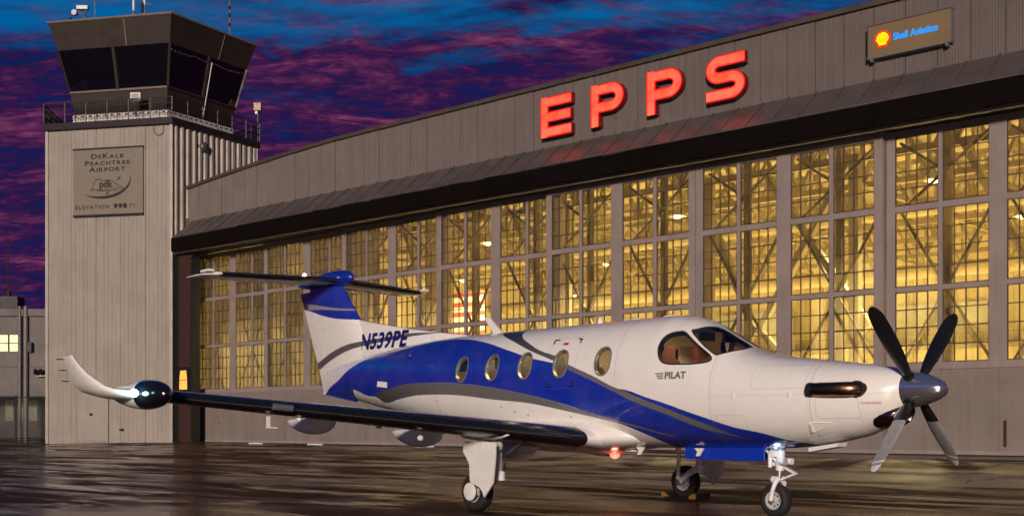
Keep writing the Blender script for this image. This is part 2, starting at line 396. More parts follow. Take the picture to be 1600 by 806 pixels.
def fth(u,w):              # side height -> th
    tp,bt,hw,wm,n=fsec(u);hh=(tp-wm) if w>wm else (wm-bt)
    q=max(-1,min(1,(w-wm)/hh));return math.copysign(math.asin(abs(q)**(n/2)),q)
def fv(u,w):return fpt3(u,fth(u,w))[0]
# ------------------------------------------------------------------ hangar
def hpt(t,off,z): return (HX+HD.x*t+HN.x*off, HY+HD.y*t+HN.y*off, z)
T1=49.0                        # right end of the hangar front
def ptop(t): return 13.66-.55*max(0,(12-t)/12)**1.6 if t<12 else 13.66-.25*max(0,(t-30)/19)**2
hang=thing('hangar','big grey-brown metal hangar with tall lit windowed sliding doors behind the airplane','hangar',(HX,HY,0),HROT)
def hangar_shell():
    # parapet panels with fine vertical ribs
    t=-.45; k=0; step=.94
    protos={}
    while t<T1:
        a,b=t+.012,min(t+step,T1)-.012; z0,za,zb=11.34,ptop(a),ptop(b)
        mb=MB(); n=12; xs=[];ys=[]
        pr=.006*((k*7)%3)
        for i in range(n):
            x=a+(b-a)*i/n; wd=(b-a)/n
            xs+= [x,x+wd*.55,x+wd*.7,x+wd*.85]; ys+=[0,0,.014,.014]
        xs.append(b); ys.append(0)
        vs=[(x,-.05-y-pr,z0) for x,y in zip(xs,ys)]+[(x,-.05-y-pr,za+(zb-za)*(x-a)/(b-a)) for x,y in zip(xs,ys)]
        m_=len(xs); mb.add(vs,[(i,i+1,m_+i+1,m_+i) for i in range(m_-1)])
        mb.add([(a,-.05-pr,z0),(a,.05,z0),(a,.05,za),(a,-.05-pr,za)],[(0,1,2,3)]); mb.add([(b,-.05-pr,z0),(b,.05,z0),(b,.05,zb),(b,-.05-pr,zb)],[(0,1,2,3)])
        mb.build('wall_panel','cladding',hang,fix=False); t+=step; k+=1
    bk=MB(); ts=[-.45+i*1.9 for i in range(27)]; ts=[x for x in ts if x<T1]+[T1]
    for a,b in zip(ts,ts[1:]):
        bk.add([(a,.02,11.2),(b,.02,11.2),(b,.02,ptop(b)-.02),(a,.02,ptop(a)-.02),(a,.35,11.2),(b,.35,11.2),(b,.35,ptop(b)-.02),(a,.35,ptop(a)-.02)],[(0,1,2,3),(4,5,6,7),(0,3,7,4),(1,5,6,2),(3,2,6,7)])
    bk.build('parapet_wall','dark_wall',hang,fix=False)
    cp=MB()
    for a,b in zip(ts,ts[1:]):
        za,zb=ptop(a),ptop(b)
        cp.add([(a,-.16,za-.10),(b,-.16,zb-.10),(b,-.16,zb+.05),(a,-.16,za+.05),(a,.42,za-.10),(b,.42,zb-.10),(b,.42,zb+.05),(a,.42,za+.05)],[(0,1,2,3),(4,5,6,7),(3,2,6,7),(0,1,5,4)])
    a=-.45; cp.box((a-.03,-.17,ptop(a)-.12),(a,.42,ptop(a)+.055))
    cp.build('coping','trim_dull',hang,fix=False)
    # sloping awning: standing sheets from the wall out to the fascia
    t=.0; k=0; step=.905
    a0=MB(); 
    while t<T1:
        a,b=t,min(t+step-.012,T1); y0,z0,y1,z1=-.06,11.36,-1.30,10.36; h=.004*((k*5)%4)
        mb=MB(); mb.add([(a,y0,z0+h),(b,y0,z0+h),(b,y1,z1+h),(a,y1,z1+h),(a,y0,z0-.03),(b,y0,z0-.03),(b,y1,z1-.03),(a,y1,z1-.03)],[(0,1,2,3),(4,5,6,7),(0,1,5,4),(3,2,6,7),(0,3,7,4),(1,2,6,5)])
        mb.bar((b-.015,y0-.02,z0+h+.018),(b-.015,y1,z1+h+.018),.03,.035)
        # hooked drip edge
        mb.box((a,y1-.03,z1-.06),(b,y1,z1+h+.005))
        mb.build('awning_sheet','awning_metal',hang); t+=step;k+=1
    # return sheeting at the tower end
    for i in range(7):
        x=-2.3+i*.33; MB().box((x,-.02-.03*(i%2),9.8),(x+.30,.05,11.55)).build('end_sheet','cladding',hang)
    # dark fascia, underside and the light track cover
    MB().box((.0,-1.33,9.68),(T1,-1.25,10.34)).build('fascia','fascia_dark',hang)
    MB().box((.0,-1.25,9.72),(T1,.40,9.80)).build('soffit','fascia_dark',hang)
    tr=MB(); tr.box((-.2,-1.06,9.60),(T1,-.98,9.715)); tr.build('track_cover','trim_light',hang)
    MB().box((-.3,-.95,9.66),(T1,.12,9.715)).build('door_track','rail_dark',hang)
    MB().box((-2.6,-.9,9.72),(-.01,.02,9.80)).build('recess_roof','fascia_dark',hang)  # slab added to keep sky light out of the dark recess
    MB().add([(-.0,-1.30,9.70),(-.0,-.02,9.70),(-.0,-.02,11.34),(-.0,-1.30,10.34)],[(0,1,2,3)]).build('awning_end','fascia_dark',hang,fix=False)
    # near-black pier painting the recess shade between tower and doors, with brick facing
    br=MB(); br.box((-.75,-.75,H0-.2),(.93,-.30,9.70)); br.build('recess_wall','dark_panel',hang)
    proto=None; idx=0
    bw,bh=.20,.115
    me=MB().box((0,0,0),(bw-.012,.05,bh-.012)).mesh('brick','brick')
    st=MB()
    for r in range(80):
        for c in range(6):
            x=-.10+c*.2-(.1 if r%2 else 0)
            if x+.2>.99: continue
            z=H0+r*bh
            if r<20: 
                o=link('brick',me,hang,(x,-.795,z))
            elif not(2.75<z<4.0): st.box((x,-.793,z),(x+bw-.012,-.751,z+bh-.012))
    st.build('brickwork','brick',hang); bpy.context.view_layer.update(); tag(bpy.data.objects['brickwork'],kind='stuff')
        # little amber window in the recess
    wf=MB(); wf.box((-.12,-.81,2.92),(.66,-.751,3.98)).build('window_frame','rail_dark',hang)
    for i in range(3):
        for j in range(2):
            x=-.06+i*.225; z=2.97+j*.48; c0=.08 if (j and i==0) else 0; c1=.08 if (j and i==2) else 0
            MB().prism([(x,z),(x+.20,z),(x+.20-c1,z+.45),(x+c0,z+.45)],'y',-.825,-.811).build('window_pane','amber_glow',hang)
    # right hand side wall beyond the doors, end walls, roof, floor
    MB().box((48.2,.1,H0),(T1,.4,9.72)).build('corner_post','cladding',hang)
hangar_shell()

def hangar_inside():
    D=34.0; zc=12.6
    def panels(fn,n,nm,mt):
        for i in range(n): fn(i).build(nm,mt,hang)
    # back wall of tall vertical sheets
    for i in range(26):
        x=-.2+i*1.9; h=.02*(i%3)
        MB().box((x,D-h,H0),(x+1.88,D+.1,zc+1.5)).build('back_wall_sheet','inner_wall',hang)
    for i in range(9):
        y=.9+i*3.7
        MB().box((-.33,y,H0),(-.2+.02*(i%2),y+3.68,zc+1)).build('side_wall_sheet','inner_wall',hang)
        MB().box((T1-.1-.02*(i%2),y,H0),(T1,y+3.68,zc+1)).build('side_wall_sheet','inner_wall',hang)
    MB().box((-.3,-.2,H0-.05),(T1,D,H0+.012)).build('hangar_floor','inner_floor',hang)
    # roof deck
    rf=MB(); 
    for i in range(18):
        y=.36+i*1.9
        rf.box((-.3,y,zc+.25+.03*(i%2)),(T1,y+1.88,zc+.36+.03*(i%2)))
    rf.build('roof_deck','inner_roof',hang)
    # purlins
    pl=MB()
    for i in range(20): x=1+i*2.5; pl.box((x-.06,.4,zc+.02),(x+.06,D,zc+.24))
    pl.build('purlin','truss_steel',hang)
    # trusses parallel to the front
    tp=None
    for k,y in enumerate([2.6,6.8,11,15.5,20,25,30]):
        mb=MB(); zb=9.7; zt=12.5
        mb.box((-.2,y-.10,zb),(T1-.1,y+.10,zb+.22)); mb.box((-.2,y-.10,zt-.2),(T1-.1,y+.10,zt))
        n=20; dx=(T1-.1)/n
        for i in range(n):
            x=i*dx; mb.bar((x,y,zb+.1),(x+dx/2,y,zt-.1),.13); mb.bar((x+dx/2,y,zt-.1),(x+dx,y,zb+.1),.13)
            mb.bar((x,y,zb+.1),(x,y,zt-.1),.10)
        mb.build('roof_truss','truss_steel',hang)
    # lengthwise frames: sloping struts and tie beams that show through the panes
    for i,x in enumerate([6,12.5,19,25.5,32,38.5,45]):
        mb=MB()
        for y0 in (2.6,11,20): 
            mb.bar((x,y0,9.8),(x,y0+4.2,12.4),.14); mb.bar((x,y0+4.2,12.4),(x,y0+8.4,9.8),.14)
            mb.bar((x,y0,9.75),(x,y0+8.4,9.75),.12)
        mb.build('sway_frame','truss_steel',hang)
    # raking columns behind the doors
    for x,dx in ((28.0,2.2),(30.6,3.6),(33.6,-3.2),(19.5,2.4),(13.2,2.2),(43.5,-3.4),(37.2,2.5)):
        mb=MB(); mb.bar((x,1.9,9.6),(x+dx,1.9,4.4),.26,.2); mb.bar((x+dx,1.9,4.4),(x-dx*.2,1.9,H0),.22,.2); mb.build('raking_strut','truss_steel',hang)
    for x in (2.5,8.3,15.3,22.4,28.6,33.9,40.6,46.5):
        MB().box((x-.16,1.5,H0),(x+.16,1.78,9.7)).build('column','truss_steel',hang)
    # mezzanine beam, ducts, pipes, wall shelving for depth
    mz=MB(); mz.box((0,D-2.2,5.6),(T1-.2,D-.1,5.8)); 
    for i in range(25): mz.box((i*2,D-2.2,5.8),(i*2+.06,D-2.14,6.8))
    mz.box((0,D-2.2,6.75),(T1-.2,D-2.14,6.82)); mz.box((0,D-2.2,6.3),(T1-.2,D-2.16,6.35)); mz.build('mezzanine','truss_steel',hang)
    MB().tube([(0,8.8,9.1),(T1-.2,8.8,9.1)],.28,12).build('duct','inner_roof',hang,smooth=50)
    MB().tube([(0,22,8.6),(T1-.2,22,8.6)],.35,12).build('duct','inner_roof',hang,smooth=50)
    MB().box((9,D-.5,6.9),(15,D-.3,8.4)).build('clerestory','office_pale',hang)
    MB().box((20,D-.5,6.9),(27,D-.3,8.2)).build('clerestory','office_pale',hang)
hangar_inside()
# office partition glowing at the right, inside the hangar
of=thing('office_cabin','warmly lit office front with orange wood doors inside the hangar behind the propeller','office',hpt(38.6,-14,H0),HROT)
MB().box((-1.5,0,0),(16,.2,3.0)).build('lower_wall','inner_wall',of)
MB().box((-1.5,0,5.6),(16,.2,6.0)).build('header','orange_wood',of)
for i in range(8):
    x=-1.4+i*2.1; MB().box((x,-.06,3.0),(x+.30,.12,5.6)).build('post','orange_wood',of)
    f=MB().box((x+.34,.04,3.0),(x+2.04,.08,5.6)).build('window','sodium_office',of)
    mb=MB(); mb.box((x+1.15,-.03,3.0),(x+1.22,.03,5.6)); mb.box((x+.34,-.03,4.25),(x+2.04,.03,4.33)); mb.build('window_bar','orange_wood',f)
for q in of.children: 
    if q.name.startswith(('header','post')): q.data.materials[0]=MATS['orange_wood']

# flag hanging inside
fl=thing('flag','large striped flag with a starry blue corner hanging inside the hangar left of centre','flag',hpt(9.5,-6.0,0),HROT)
def flag():
    W_,Hh=4.6,2.9; x0,z0=0,4.45; sh=Hh/13
    for i in range(13):
        mb=MB(); n=14; xa=0 if i<6 else 1.85
        rings=[]
        vs=[];fs=[]
        for k in range(n+1):
            x=xa+(W_-xa)*k/n; y=.05*math.sin(x*2.3); vs+=[(x,y,z0+i*sh),(x,y,z0+(i+1)*sh)]
        fs=[(2*k,2*k+2,2*k+3,2*k+1) for k in range(n)]
        mb.add(vs,fs).build('stripe','flag_red' if i%2==0 else 'flag_white',fl,fix=False)
    mb=MB(); n=8;vs=[]
    for k in range(n+1):
        x=1.85*k/n; y=.05*math.sin(x*2.3); vs+=[(x,y,z0+6*sh),(x,y,z0+Hh)]
    mb.add(vs,[(2*k,2*k+2,2*k+3,2*k+1) for k in range(n)]); mb.build('canton','flag_blue',fl,fix=False)
    st=MB()
    for r in range(9):
        for c in range(6 if r%2==0 else 5):
            x=.16+c*.31+(.155 if r%2 else 0); z=z0+6*sh+.10+r*.165; y=.05*math.sin(x*2.3)-.012
            pts=[(x+(.062 if q%2==0 else .026)*math.sin(q*PI/5),z+(.062 if q%2==0 else .026)*math.cos(q*PI/5)) for q in range(10)]
            st.prism(pts,'y',y-.004,y)
    st.build('stars','flag_white',fl)
flag()

# high-bay lamps
def lamps():
    first=None; k=0
    for y in (5.2,14,24):
        for t in (5,15,25,35,44.5):
            if first is None:
                r=thing('high_bay_lamp','','ceiling lamp',hpt(t,-y,9.3),HROT,'high-bay lamps hung under the hangar roof')
                MB().lathe([(.05,.42),(.09,.30),(.30,.08),(.34,0),(.32,0),(.1,.22)],(0,0,0),'z',18).build('shade','steel',r,smooth=40)
                MB().lathe([(0,-.10),(.14,-.06),(.20,.01),(.05,.12)],(0,0,0),'z',14).build('bulb','lamp_yellow',r,smooth=60)
                MB().tube([(0,0,.4),(0,0,1.0)],.015,6).build('rod','steel',r); first=r
            else:
                r=copy_tree(first); r.location=hpt(t,-y,9.3)
            side=['far left','left','middle','right','far right'][[5,15,25,35,44.5].index(t)]
            r['label']='yellow-white high-bay lamp glowing in the hangar %s row, %s of the roof'%({5.2:'front',14:'middle',24:'back'}[y],side)
            ld=bpy.data.lights.new('high_bay','AREA'); ld.shape='DISK'; ld.spread=R(126); ld.size=.56; ld.energy=HB; ld.color=(1,.82,.40)
            lo=bpy.data.objects.new('lamp_light',ld); COL.objects.link(lo); lo.parent=r; lo.location=(0,0,-.14); k+=1
HB=2500
lamps()

# ------------------------------------------------------------------ sliding doors
CELLS=[(.25,1.50),(1.62,2.90),(3.37,4.63),(4.76,6.03)]; ROWS=[(2.99,5.03),(5.17,7.33),(7.50,9.46)]; LW=6.28
# one shared mesh per pane size
pane_me=MB().box((0,-.003,0),(1,.003,1)).mesh('pane','pane_glass')
def bars_mesh(w_,h_):
    mb=MB(); b=.014
    for i in range(1,4): mb.box((w_*i/4-b,-.02,0),(w_*i/4+b,.02,h_))
    for j in range(1,4): mb.box((0,-.0185,h_*j/4-b),(w_,.0185,h_*j/4+b))
    for a,c in (((0,-.03,0),(.022,.03,h_)),((w_-.022,-.03,0),(w_,.03,h_)),((.022,-.03,0),(w_-.022,.03,.022)),((.022,-.03,h_-.022),(w_-.022,.03,h_))): mb.box(a,c)
    return mb.mesh('window','muntin')
labels=['leftmost tall windowed hangar door leaf beside the dark brick recess','second hangar door leaf from the left, partly behind the tail fin top',
 'third hangar door leaf from the left, directly behind the right half of the tailplane','fourth hangar door leaf from the left, above the blade antenna of the airplane',
 'fifth hangar door leaf from the left, above the rear cabin roof','sixth hangar door leaf, tall lit panes above the cockpit and cowling',
 'seventh hangar door leaf, standing right behind the propeller','last hangar door leaf at the right end of the building']
def door_leaf(i,t0,off):
    r=thing('hangar_door',labels[i],'hangar door',hpt(t0,off,0),HROT,'sliding hangar door leaves')
    zt=9.66; zb=H0-.02
    y0,y1=0,.10
    fr=MB()
    xs=[0]+[q for c in CELLS for q in c]+[LW]
    # stiles
    st=[(0,CELLS[0][0]),(CELLS[1][1],CELLS[2][0]),(CELLS[3][1],LW)]
    for a,b in st: MB().box((a,y0,2.85),(b,y1,zt)).build('stile','door_frame',r)
    for a,b in ((CELLS[0][1],CELLS[1][0]),(CELLS[2][1],CELLS[3][0])): MB().box((a,y0+.012,2.85),(b,y1,zt)).build('mullion','door_frame',r)
    # rails, butted between uprights
    for za,zb2 in ((2.85,ROWS[0][0]),(ROWS[0][1],ROWS[1][0]),(ROWS[1][1],ROWS[2][0]),(ROWS[2][1],zt)):
        mb=MB()
        for a,b in CELLS: mb.box((a+.001,y0+.02,za),(b-.001,y1,zb2))
        mb.build('rail','door_frame',r)
    # lower sheeted panels
    n=4
    for k in range(n):
        a=LW*k/n; b=LW*(k+1)/n
        MB().box((a+.006,y0+.03+.004*(k%2),zb),(b-.006,y1,2.84)).build('lower_panel','door_paint',r)
    mb=MB(); mb.box((0,y0+.005,2.79),(LW,y0+.029,2.85)); mb.box((0,y0+.005,zb),(LW,y0+.029,zb+.14)); mb.build('edge_strip','door_frame',r)
    MB().box((0,.12,zb+.1),(.12,.34,zt)).build('return','door_paint',r)
    MB().box((LW-.10,.12,zb+.1),(LW,.34,zt)).build('return','door_paint',r)
    # bracing lattice on the inside
    ym=.42
    for g in (0,2):
        a,b=CELLS[g][0],CELLS[g+1][1]; m=(a+b)/2+.0
        z=[2.9,5.1,7.42,9.5]
        for p,q in (((a,z[2]),(b,z[3])),((a,z[2]),(m,z[1])),((m,z[1]),(b,z[2])),((m,z[1]),(a,z[0])),((m,z[1]),(b,z[0])),((a,z[3]-.1),(m,z[2]+1.0))):
            MB().bar((p[0],ym,p[1]),(q[0],ym,q[1]),.075,.075).build('brace','brace_steel',r)
        MB().box((m-.09,ym+.05,zb),(m+.09,ym+.25,zt)).build('brace_post','brace_steel',r)
    for c,(a,b) in enumerate(CELLS):
        for j,(za,zb3) in enumerate(ROWS):
            key=(round(b-a,3),round(zb3-za,3))
            if key not in WM: WM[key]=bars_mesh(*key)
            w_=link('window',WM[key],r,(a,.055,za))
            pw,ph=(b-a)/4,(zb3-za)/4
            if i in (3,4,5,6):
                for p in range(4):
                    for q in range(4):
                        o=link('pane',pane_me,w_,(p*pw,0,q*ph)); o.scale=(pw,1,ph)
            else:
                if key not in WG:
                    g=MB()
                    for p in range(4):
                        for q in range(4): g.box((p*pw+.004,-.003,q*ph+.004),((p+1)*pw-.004,.003,(q+1)*ph-.004))
                    WG[key]=g.mesh('glazing','pane_glass')
                tag(link('glazing',WG[key],w_),kind='stuff')
    return r
WM={};WG={}
LEAF=[(-.24,-.2),(5.66,0),(11.44,.2),(17.38,.4),(23.17,.6),(29.48,.6),(35.80,.4),(41.95,.2)]
for i,(t0,off) in enumerate(LEAF):
    d=door_leaf(i,t0,off)
    if i==0:
        # wicket door outlined in the first leaf
        mb=MB(); x0,x1,z1=1.2,2.15,2.35
        wk=MB().box((x0,.0,H0+.06),(x1,.028,z1)).build('wicket_door','door_paint',d)
        MB().box((x0-.05,-.008,H0+.05),(x0-.01,.028,z1+.05)).build('frame','door_frame',wk)
        MB().box((x1+.01,-.008,H0+.05),(x1+.05,.028,z1+.05)).build('frame','door_frame',wk)
        MB().box((x0-.01,-.008,z1+.01),(x1+.01,.028,z1+.05)).build('frame','door_frame',wk)
        MB().box((x1-.12,-.05,1.3),(x1-.06,0,1.42)).build('handle','steel',wk)
    MB().bar((LW-.42,-.06,1.35),(LW-.42,-.06,1.75),.03).build('handle','steel',d)
    if i==6: MB().box((3.3,-.02,H0+.25),(3.36,.02,1.35)).build('marker','brick',d)
    if i in (1,2):
        MB().box((2.2,-.012,1.1),(2.5,.026,1.2)).build('slot','dark_panel',d)
# low white guide stops on the threshold
for k,t in enumerate((6.6,10.8,17.5)):
    o=MB().box((-.45,-.06,0),(.45,.06,.05)).build('guide_block','white_trim'); o.location=hpt(t,1.15,gz(*hpt(t,1.15,0)[:2])); o.rotation_euler=(0,0,HROT)
    tag(o,['white threshold block on the apron, left of the outer wing fairing','white threshold block on the apron between the two outer wing fairings','white threshold block on the apron just left of the near main wheel strut'][k],'block','white blocks at the foot of the hangar doors')
MB().box((-.3,-.75,H0-.02),(T1,.15,H0+.016)).build('threshold','dark_panel',hang)  # dark strip painting the shadow at the wall foot, covers the light gap

# ------------------------------------------------------------------ EPPS letters
def ribbon(path,wd,n=None):       # flat stroke outline from a centre line
    L=[];Rr=[]
    P=[Vector(p) for p in path]
    for i,p in enumerate(P):
        a=(P[i]-P[i-1]).normalized() if i else (P[1]-P[0]).normalized(); b=(P[i+1]-P[i]).normalized() if i<len(P)-1 else a
        d=(a+b).normalized(); k=1/max(.4,d.dot(a)); nrm=Vector((-d.y,d.x))*wd/2*k
        L.append(p+nrm); Rr.append(p-nrm)
    return L,Rr
def letter(name,label,x0,strokes,wd,zb=11.66,closed=()):
    root=thing(name,label,'sign letter',hpt(x0,0,zb),HROT,'glowing red letters spelling EPPS on the parapet')
    depth=.22; out=.10
    def lay(nm,mt,wid,ya,yb,smooth=False):
        mb=MB()
        for path in strokes:
            L,Q=ribbon(path,wid); n=len(L)
            for y in ((ya,yb) if ya!=yb else (ya,)):
                b=[(p.x,y,p.y) for p in L]+[(p.x,y,p.y) for p in Q]
                mb.add(b,[(i,i+1,n+i+1,n+i) for i in range(n-1)])
            if ya!=yb:
                ring=[p for p in L]+[p for p in reversed(Q)]; m_=len(ring)
                mb.add([(p.x,ya,p.y) for p in ring]+[(p.x,yb,p.y) for p in ring],[(i,(i+1)%m_,m_+(i+1)%m_,m_+i) for i in range(m_)])
        return mb.build(nm,mt,root,fix=False)
    lay('casing','letter_return',wd+.03,-(out+depth),-out)
    lay('face_edge','letter_edge',wd,-(out+depth+.006),-(out+depth+.006))
    lay('lit_face','letter_face',wd-.085,-(out+depth+.012),-(out+depth+.012))
    for x,z in ((.2,.25),(.2,1.15)): MB().tube([(x,-out,z),(x,-.05,z)],.02,6).build('bracket','rail_dark',root)
    return root
def arc(cx,cy,r,a0,a1,n=12,ry=None): ry=ry or r; return [(cx+r*math.cos(R(a0+(a1-a0)*i/n)),cy+ry*math.sin(R(a0+(a1-a0)*i/n))) for i in range(n+1)]
W_=.36;h=1.45
letter('sign_letter','glowing red letter E, leftmost of the four on the hangar parapet',22.68,[[(.18,0),(.18,h)],[(.18,.18),(1.42,.18)],[(.18,h/2),(1.38,h/2)],[(.18,h-.18),(1.42,h-.18)]],W_)
Pst=lambda:[[(.18,0),(.18,h)],[(.18,h-.18),(.88,h-.18)]+arc(.88,h-.49,.36,82,-82,14,.31)+[(.88,h-.80),(.18,h-.80)]]
letter('sign_letter','glowing red letter P beside the E on the hangar parapet',24.98,Pst(),W_)
letter('sign_letter','glowing red letter P beside the S on the hangar parapet',27.35,Pst(),W_)
letter('sign_letter','glowing red letter S, rightmost of the four on the hangar parapet',29.68,[[(1.42,h-.18),(.55,h-.18)]+arc(.52,h-.452,.34,98,262,14,.272)+[(.9,h/2)]+arc(.92,.452,.34,82,-82,14,.272)+[(.02,.18)]],W_)

# ------------------------------------------------------------------ fuel sign
sg=thing('shell_sign'.replace('shell','fuel'),'tan rectangular sign with yellow scallop emblem and blue Shell Aviation lettering','sign',hpt(35.2,.30,11.98),HROT)
MB().box((0,0,0),(2.40,.22,.90)).build('sign_box','board_face',sg)
mb=MB(); mb.box((-.03,-.012,-.045),(2.43,.23,-.001)); mb.box((2.401,-.012,0),(2.44,.23,.90)); mb.build('frame','galvanised',sg)
mb=MB(); mb.box((-.03,-.012,.901),(2.44,.23,.93)); mb.box((-.03,-.012,0),(-.001,.23,.90)); mb.build('frame','trim_dull',sg)
for x in (.1,2.3): MB().box((x-.04,.0,-.12),(x+.04,.30,-.046)).build('bracket','steel',sg)
def scallop(s,cx,cz):
    pts=[]
    for i in range(7):     # seven lobes
        a0=R(198-i*216/7); a1=R(198-(i+1)*216/7)
        for k in range(5):
            a=a0+(a1-a0)*k/5; bump=1+.05*math.sin(PI*k/5); pts.append((cx+s*math.cos(a)*bump,cz+s*.98*math.sin(a)*bump))
    pts.append((cx+s*.95,cz-s*.31)); pts+= [(cx+s*.62,cz-s*.70),(cx+s*.60,cz-s*1.02),(cx-s*.60,cz-s*1.02),(cx-s*.62,cz-s*.70)]
    return pts
MB().prism(scallop(.235,.44,.47),'y',-.012,-.001).build('emblem_border','glow_red',sg)
MB().prism(scallop(.180,.44,.475),'y',-.020,-.013).build('emblem','glow_yellow',sg)
mb=MB()
for i in range(1,7):
    a=R(198-i*216/7); mb.bar((.44+.03*math.cos(a)*2,-.0215,.475-.11+.02*math.sin(a)),(.44+.175*math.cos(a),-.0215,.475+.17*math.sin(a)),.010,.004,up=(0,1,0))
mb.build('emblem_ribs','glow_red',sg)
mb=MB(); text_on(mb,'Shell Aviation',.275,(.76,-.006,.37),(1,0,0),(0,0,1),.004,bold=.008,sx=.86); mb.build('lettering','glow_blue',sg)
# ------------------------------------------------------------------ control tower (five sided)
TC=Vector((-16.85,57.12)); dL=Vector((-.978,.208)); dR=Vector((.530,.848))
def ang(a): return Vector((math.sin(R(a)),math.cos(R(a))))
PR=TC+dR*5.83; PL=TC+dL*6.83
P2=PR+ang(-40)*5.6; P3=PL+ang(-6)*5.2
PENT=[PL,TC,PR,P2,P3]; G=sum(PENT,Vector((0,0)))/5
tw=thing('control_tower','pale corrugated airport control tower with dark glass cab, left of the hangar','control tower',(G.x,G.y,0))
def TL(p,z): return (p.x-G.x,p.y-G.y,z)
def pent(k,z): return [TL(G+(p-G)*k,z) for p in PENT]
def kz(z):
    T_=[(16.5,.735),(17.0,.745),(18.26,.80),(20.24,.905),(21.62,1.0),(22,1.0)]
    for (a,b),(c,d) in zip(T_,T_[1:]):
        if a<=z<=c: return b+(d-b)*(z-a)/(c-a)
    return T_[0][1]
def cladding(A,B,z0,z1,npan,per,depth,wf):
    d=(B-A); L=d.length; u=d/L; n=Vector((u.y,-u.x))
    if n.dot((A+B)/2-G)<0:n=-n
    pw=L/npan
    for k in range(npan):
        a=k*pw+.008; b=(k+1)*pw-.008; xs=[];ys=[]; w0=(b-a)/per
        for i in range(per):
            x=a+i*w0; q_=wf*random.uniform(.75,1.25); d_=depth*random.uniform(.6,1.15); xs+=[x,x+w0*q_,x+w0*(q_+.14),x+w0*.86]; ys+=[0,0,d_,d_]
        xs.append(b); ys.append(0); ys=[y+.012*(k%2)*.4 for y in ys]
        mb=MB(); vs=[]
        for z in (z0,z1): vs+=[TL(A+u*x+n*(y+.02),z) for x,y in zip(xs,ys)]
        m_=len(xs); mb.add(vs,[(i,i+1,m_+i+1,m_+i) for i in range(m_-1)])
        mb.build('cladding_panel','tower_cladding',tw,fix=False)
cladding(PL,TC,H0-.1,16.05,5,6,.030,.5); cladding(TC,PR,H0-.1,16.05,5,3,.09,.40); cladding(PR,P2,H0-.1,16.05,4,3,.05,.45); cladding(P3,PL,H0-.1,16.05,4,3,.05,.45); cladding(P2,P3,H0-.1,16.05,4,3,.05,.45)
mb=MB(); mb.loft([pent(.998,H0-.2),pent(.998,16.05)]); mb.build('core_wall','tower_cladding',tw)
mb=MB()
for p in (PL,TC,PR): q=TL(G+(p-G)*1.006,0); mb.box((q[0]-.07,q[1]-.07,H0-.1),(q[0]+.07,q[1]+.07,16.05))
mb.build('corner_trim','tower_cladding',tw)
# flush service door
u=-dL; n=Vector((dL.y,-dL.x)); n=n if n.y<0 else -n
def F(s,o,z): p=TC+dL*s+n*(o+.02); return TL(p,z)
def fbox(mb,s0,s1,o0,o1,z0,z1,mi=0):
    vs=[F(s,o,z) for z in (z0,z1) for s,o in ((s0,o0),(s1,o0),(s1,o1),(s0,o1))]
    mb.add(vs,[(0,3,2,1),(4,5,6,7),(0,1,5,4),(1,2,6,5),(2,3,7,6),(3,0,4,7)],mi); return mb
dr=fbox(MB(),3.45,5.12,0,.075,H0+.02,2.88).build('service_door','tower_cladding',tw)
mb=MB(); fbox(mb,3.38,3.45,0,.11,H0,2.95); fbox(mb,5.12,5.19,0,.11,H0,2.95); fbox(mb,3.45,5.12,0,.11,2.881,2.95); mb.build('door_frame','tower_cladding',dr)
fbox(MB(),4.25,4.40,.075,.13,1.70,1.82).build('handle','dark_panel',dr)
fbox(MB(),2.55,2.75,.05,.14,.95,1.05).build('vent','dark_panel',tw)
# deck
mb=MB(); mb.loft([pent(1.02,16.05),pent(1.045,16.10),pent(1.045,16.42)]); mb.build('deck','cab_dark_edge',tw)
# railing: posts, top and mid rails, dark mesh panels
k=1.035
for i in range(5):
    A=G+(PENT[i]-G)*k; B=G+(PENT[(i+1)%5]-G)*k; n_=6
    mb=MB()
    for z in (16.8,17.12,17.42): mb.bar(TL(A,z),TL(B,z),.04)
    mb.build('handrail','rail_dark',tw)
    nm=MB()
    for j in range(46): q=A.lerp(B,(j+.5)/46); nm.bar(TL(q,16.46),TL(q,17.40),.014)
    for j in range(8): nm.bar(TL(A,16.52+j*.115),TL(B,16.52+j*.115),.012)
    tag(nm.build('railing_mesh','mesh_dark',tw,fix=False),kind='stuff')
    for j in range(n_): q=A.lerp(B,j/n_); MB().bar(TL(q,16.42),TL(q,17.42),.045).build('railing_post','rail_dark',tw)
# white curb of the cab and the cab itself
mb=MB(); mb.loft([pent(.775,16.42),pent(.775,17.08)]); mb.build('curb','white_trim',tw)
mb=MB()
for i in range(5):
    A=G+(PENT[i]-G)*.777; B=G+(PENT[(i+1)%5]-G)*.777; d=B-A
    for j in range(13):
        q=A+d*((j+.5)/13); 
        mb.bar(TL(q-d.normalized()*.09,16.99),TL(q+d.normalized()*.09,16.99),.03,.05)
mb.build('curb_slots','rail_dark',tw)
mb=MB(); mb.loft([pent(.735,17.08),pent(kz(17.4),17.4),pent(kz(18.22),18.22)]); mb.build('cab_base','cab_metal',tw)
mb=MB(); mb.loft([pent(kz(20.26),20.26),pent(.995,21.52)],caps=True); mb.build('cab_fascia','cab_metal',tw)
mb=MB(); mb.loft([pent(1.0,21.521),pent(1.012,21.56),pent(1.012,21.64),pent(.99,21.66)]); mb.build('cab_roof','cab_trim',tw)
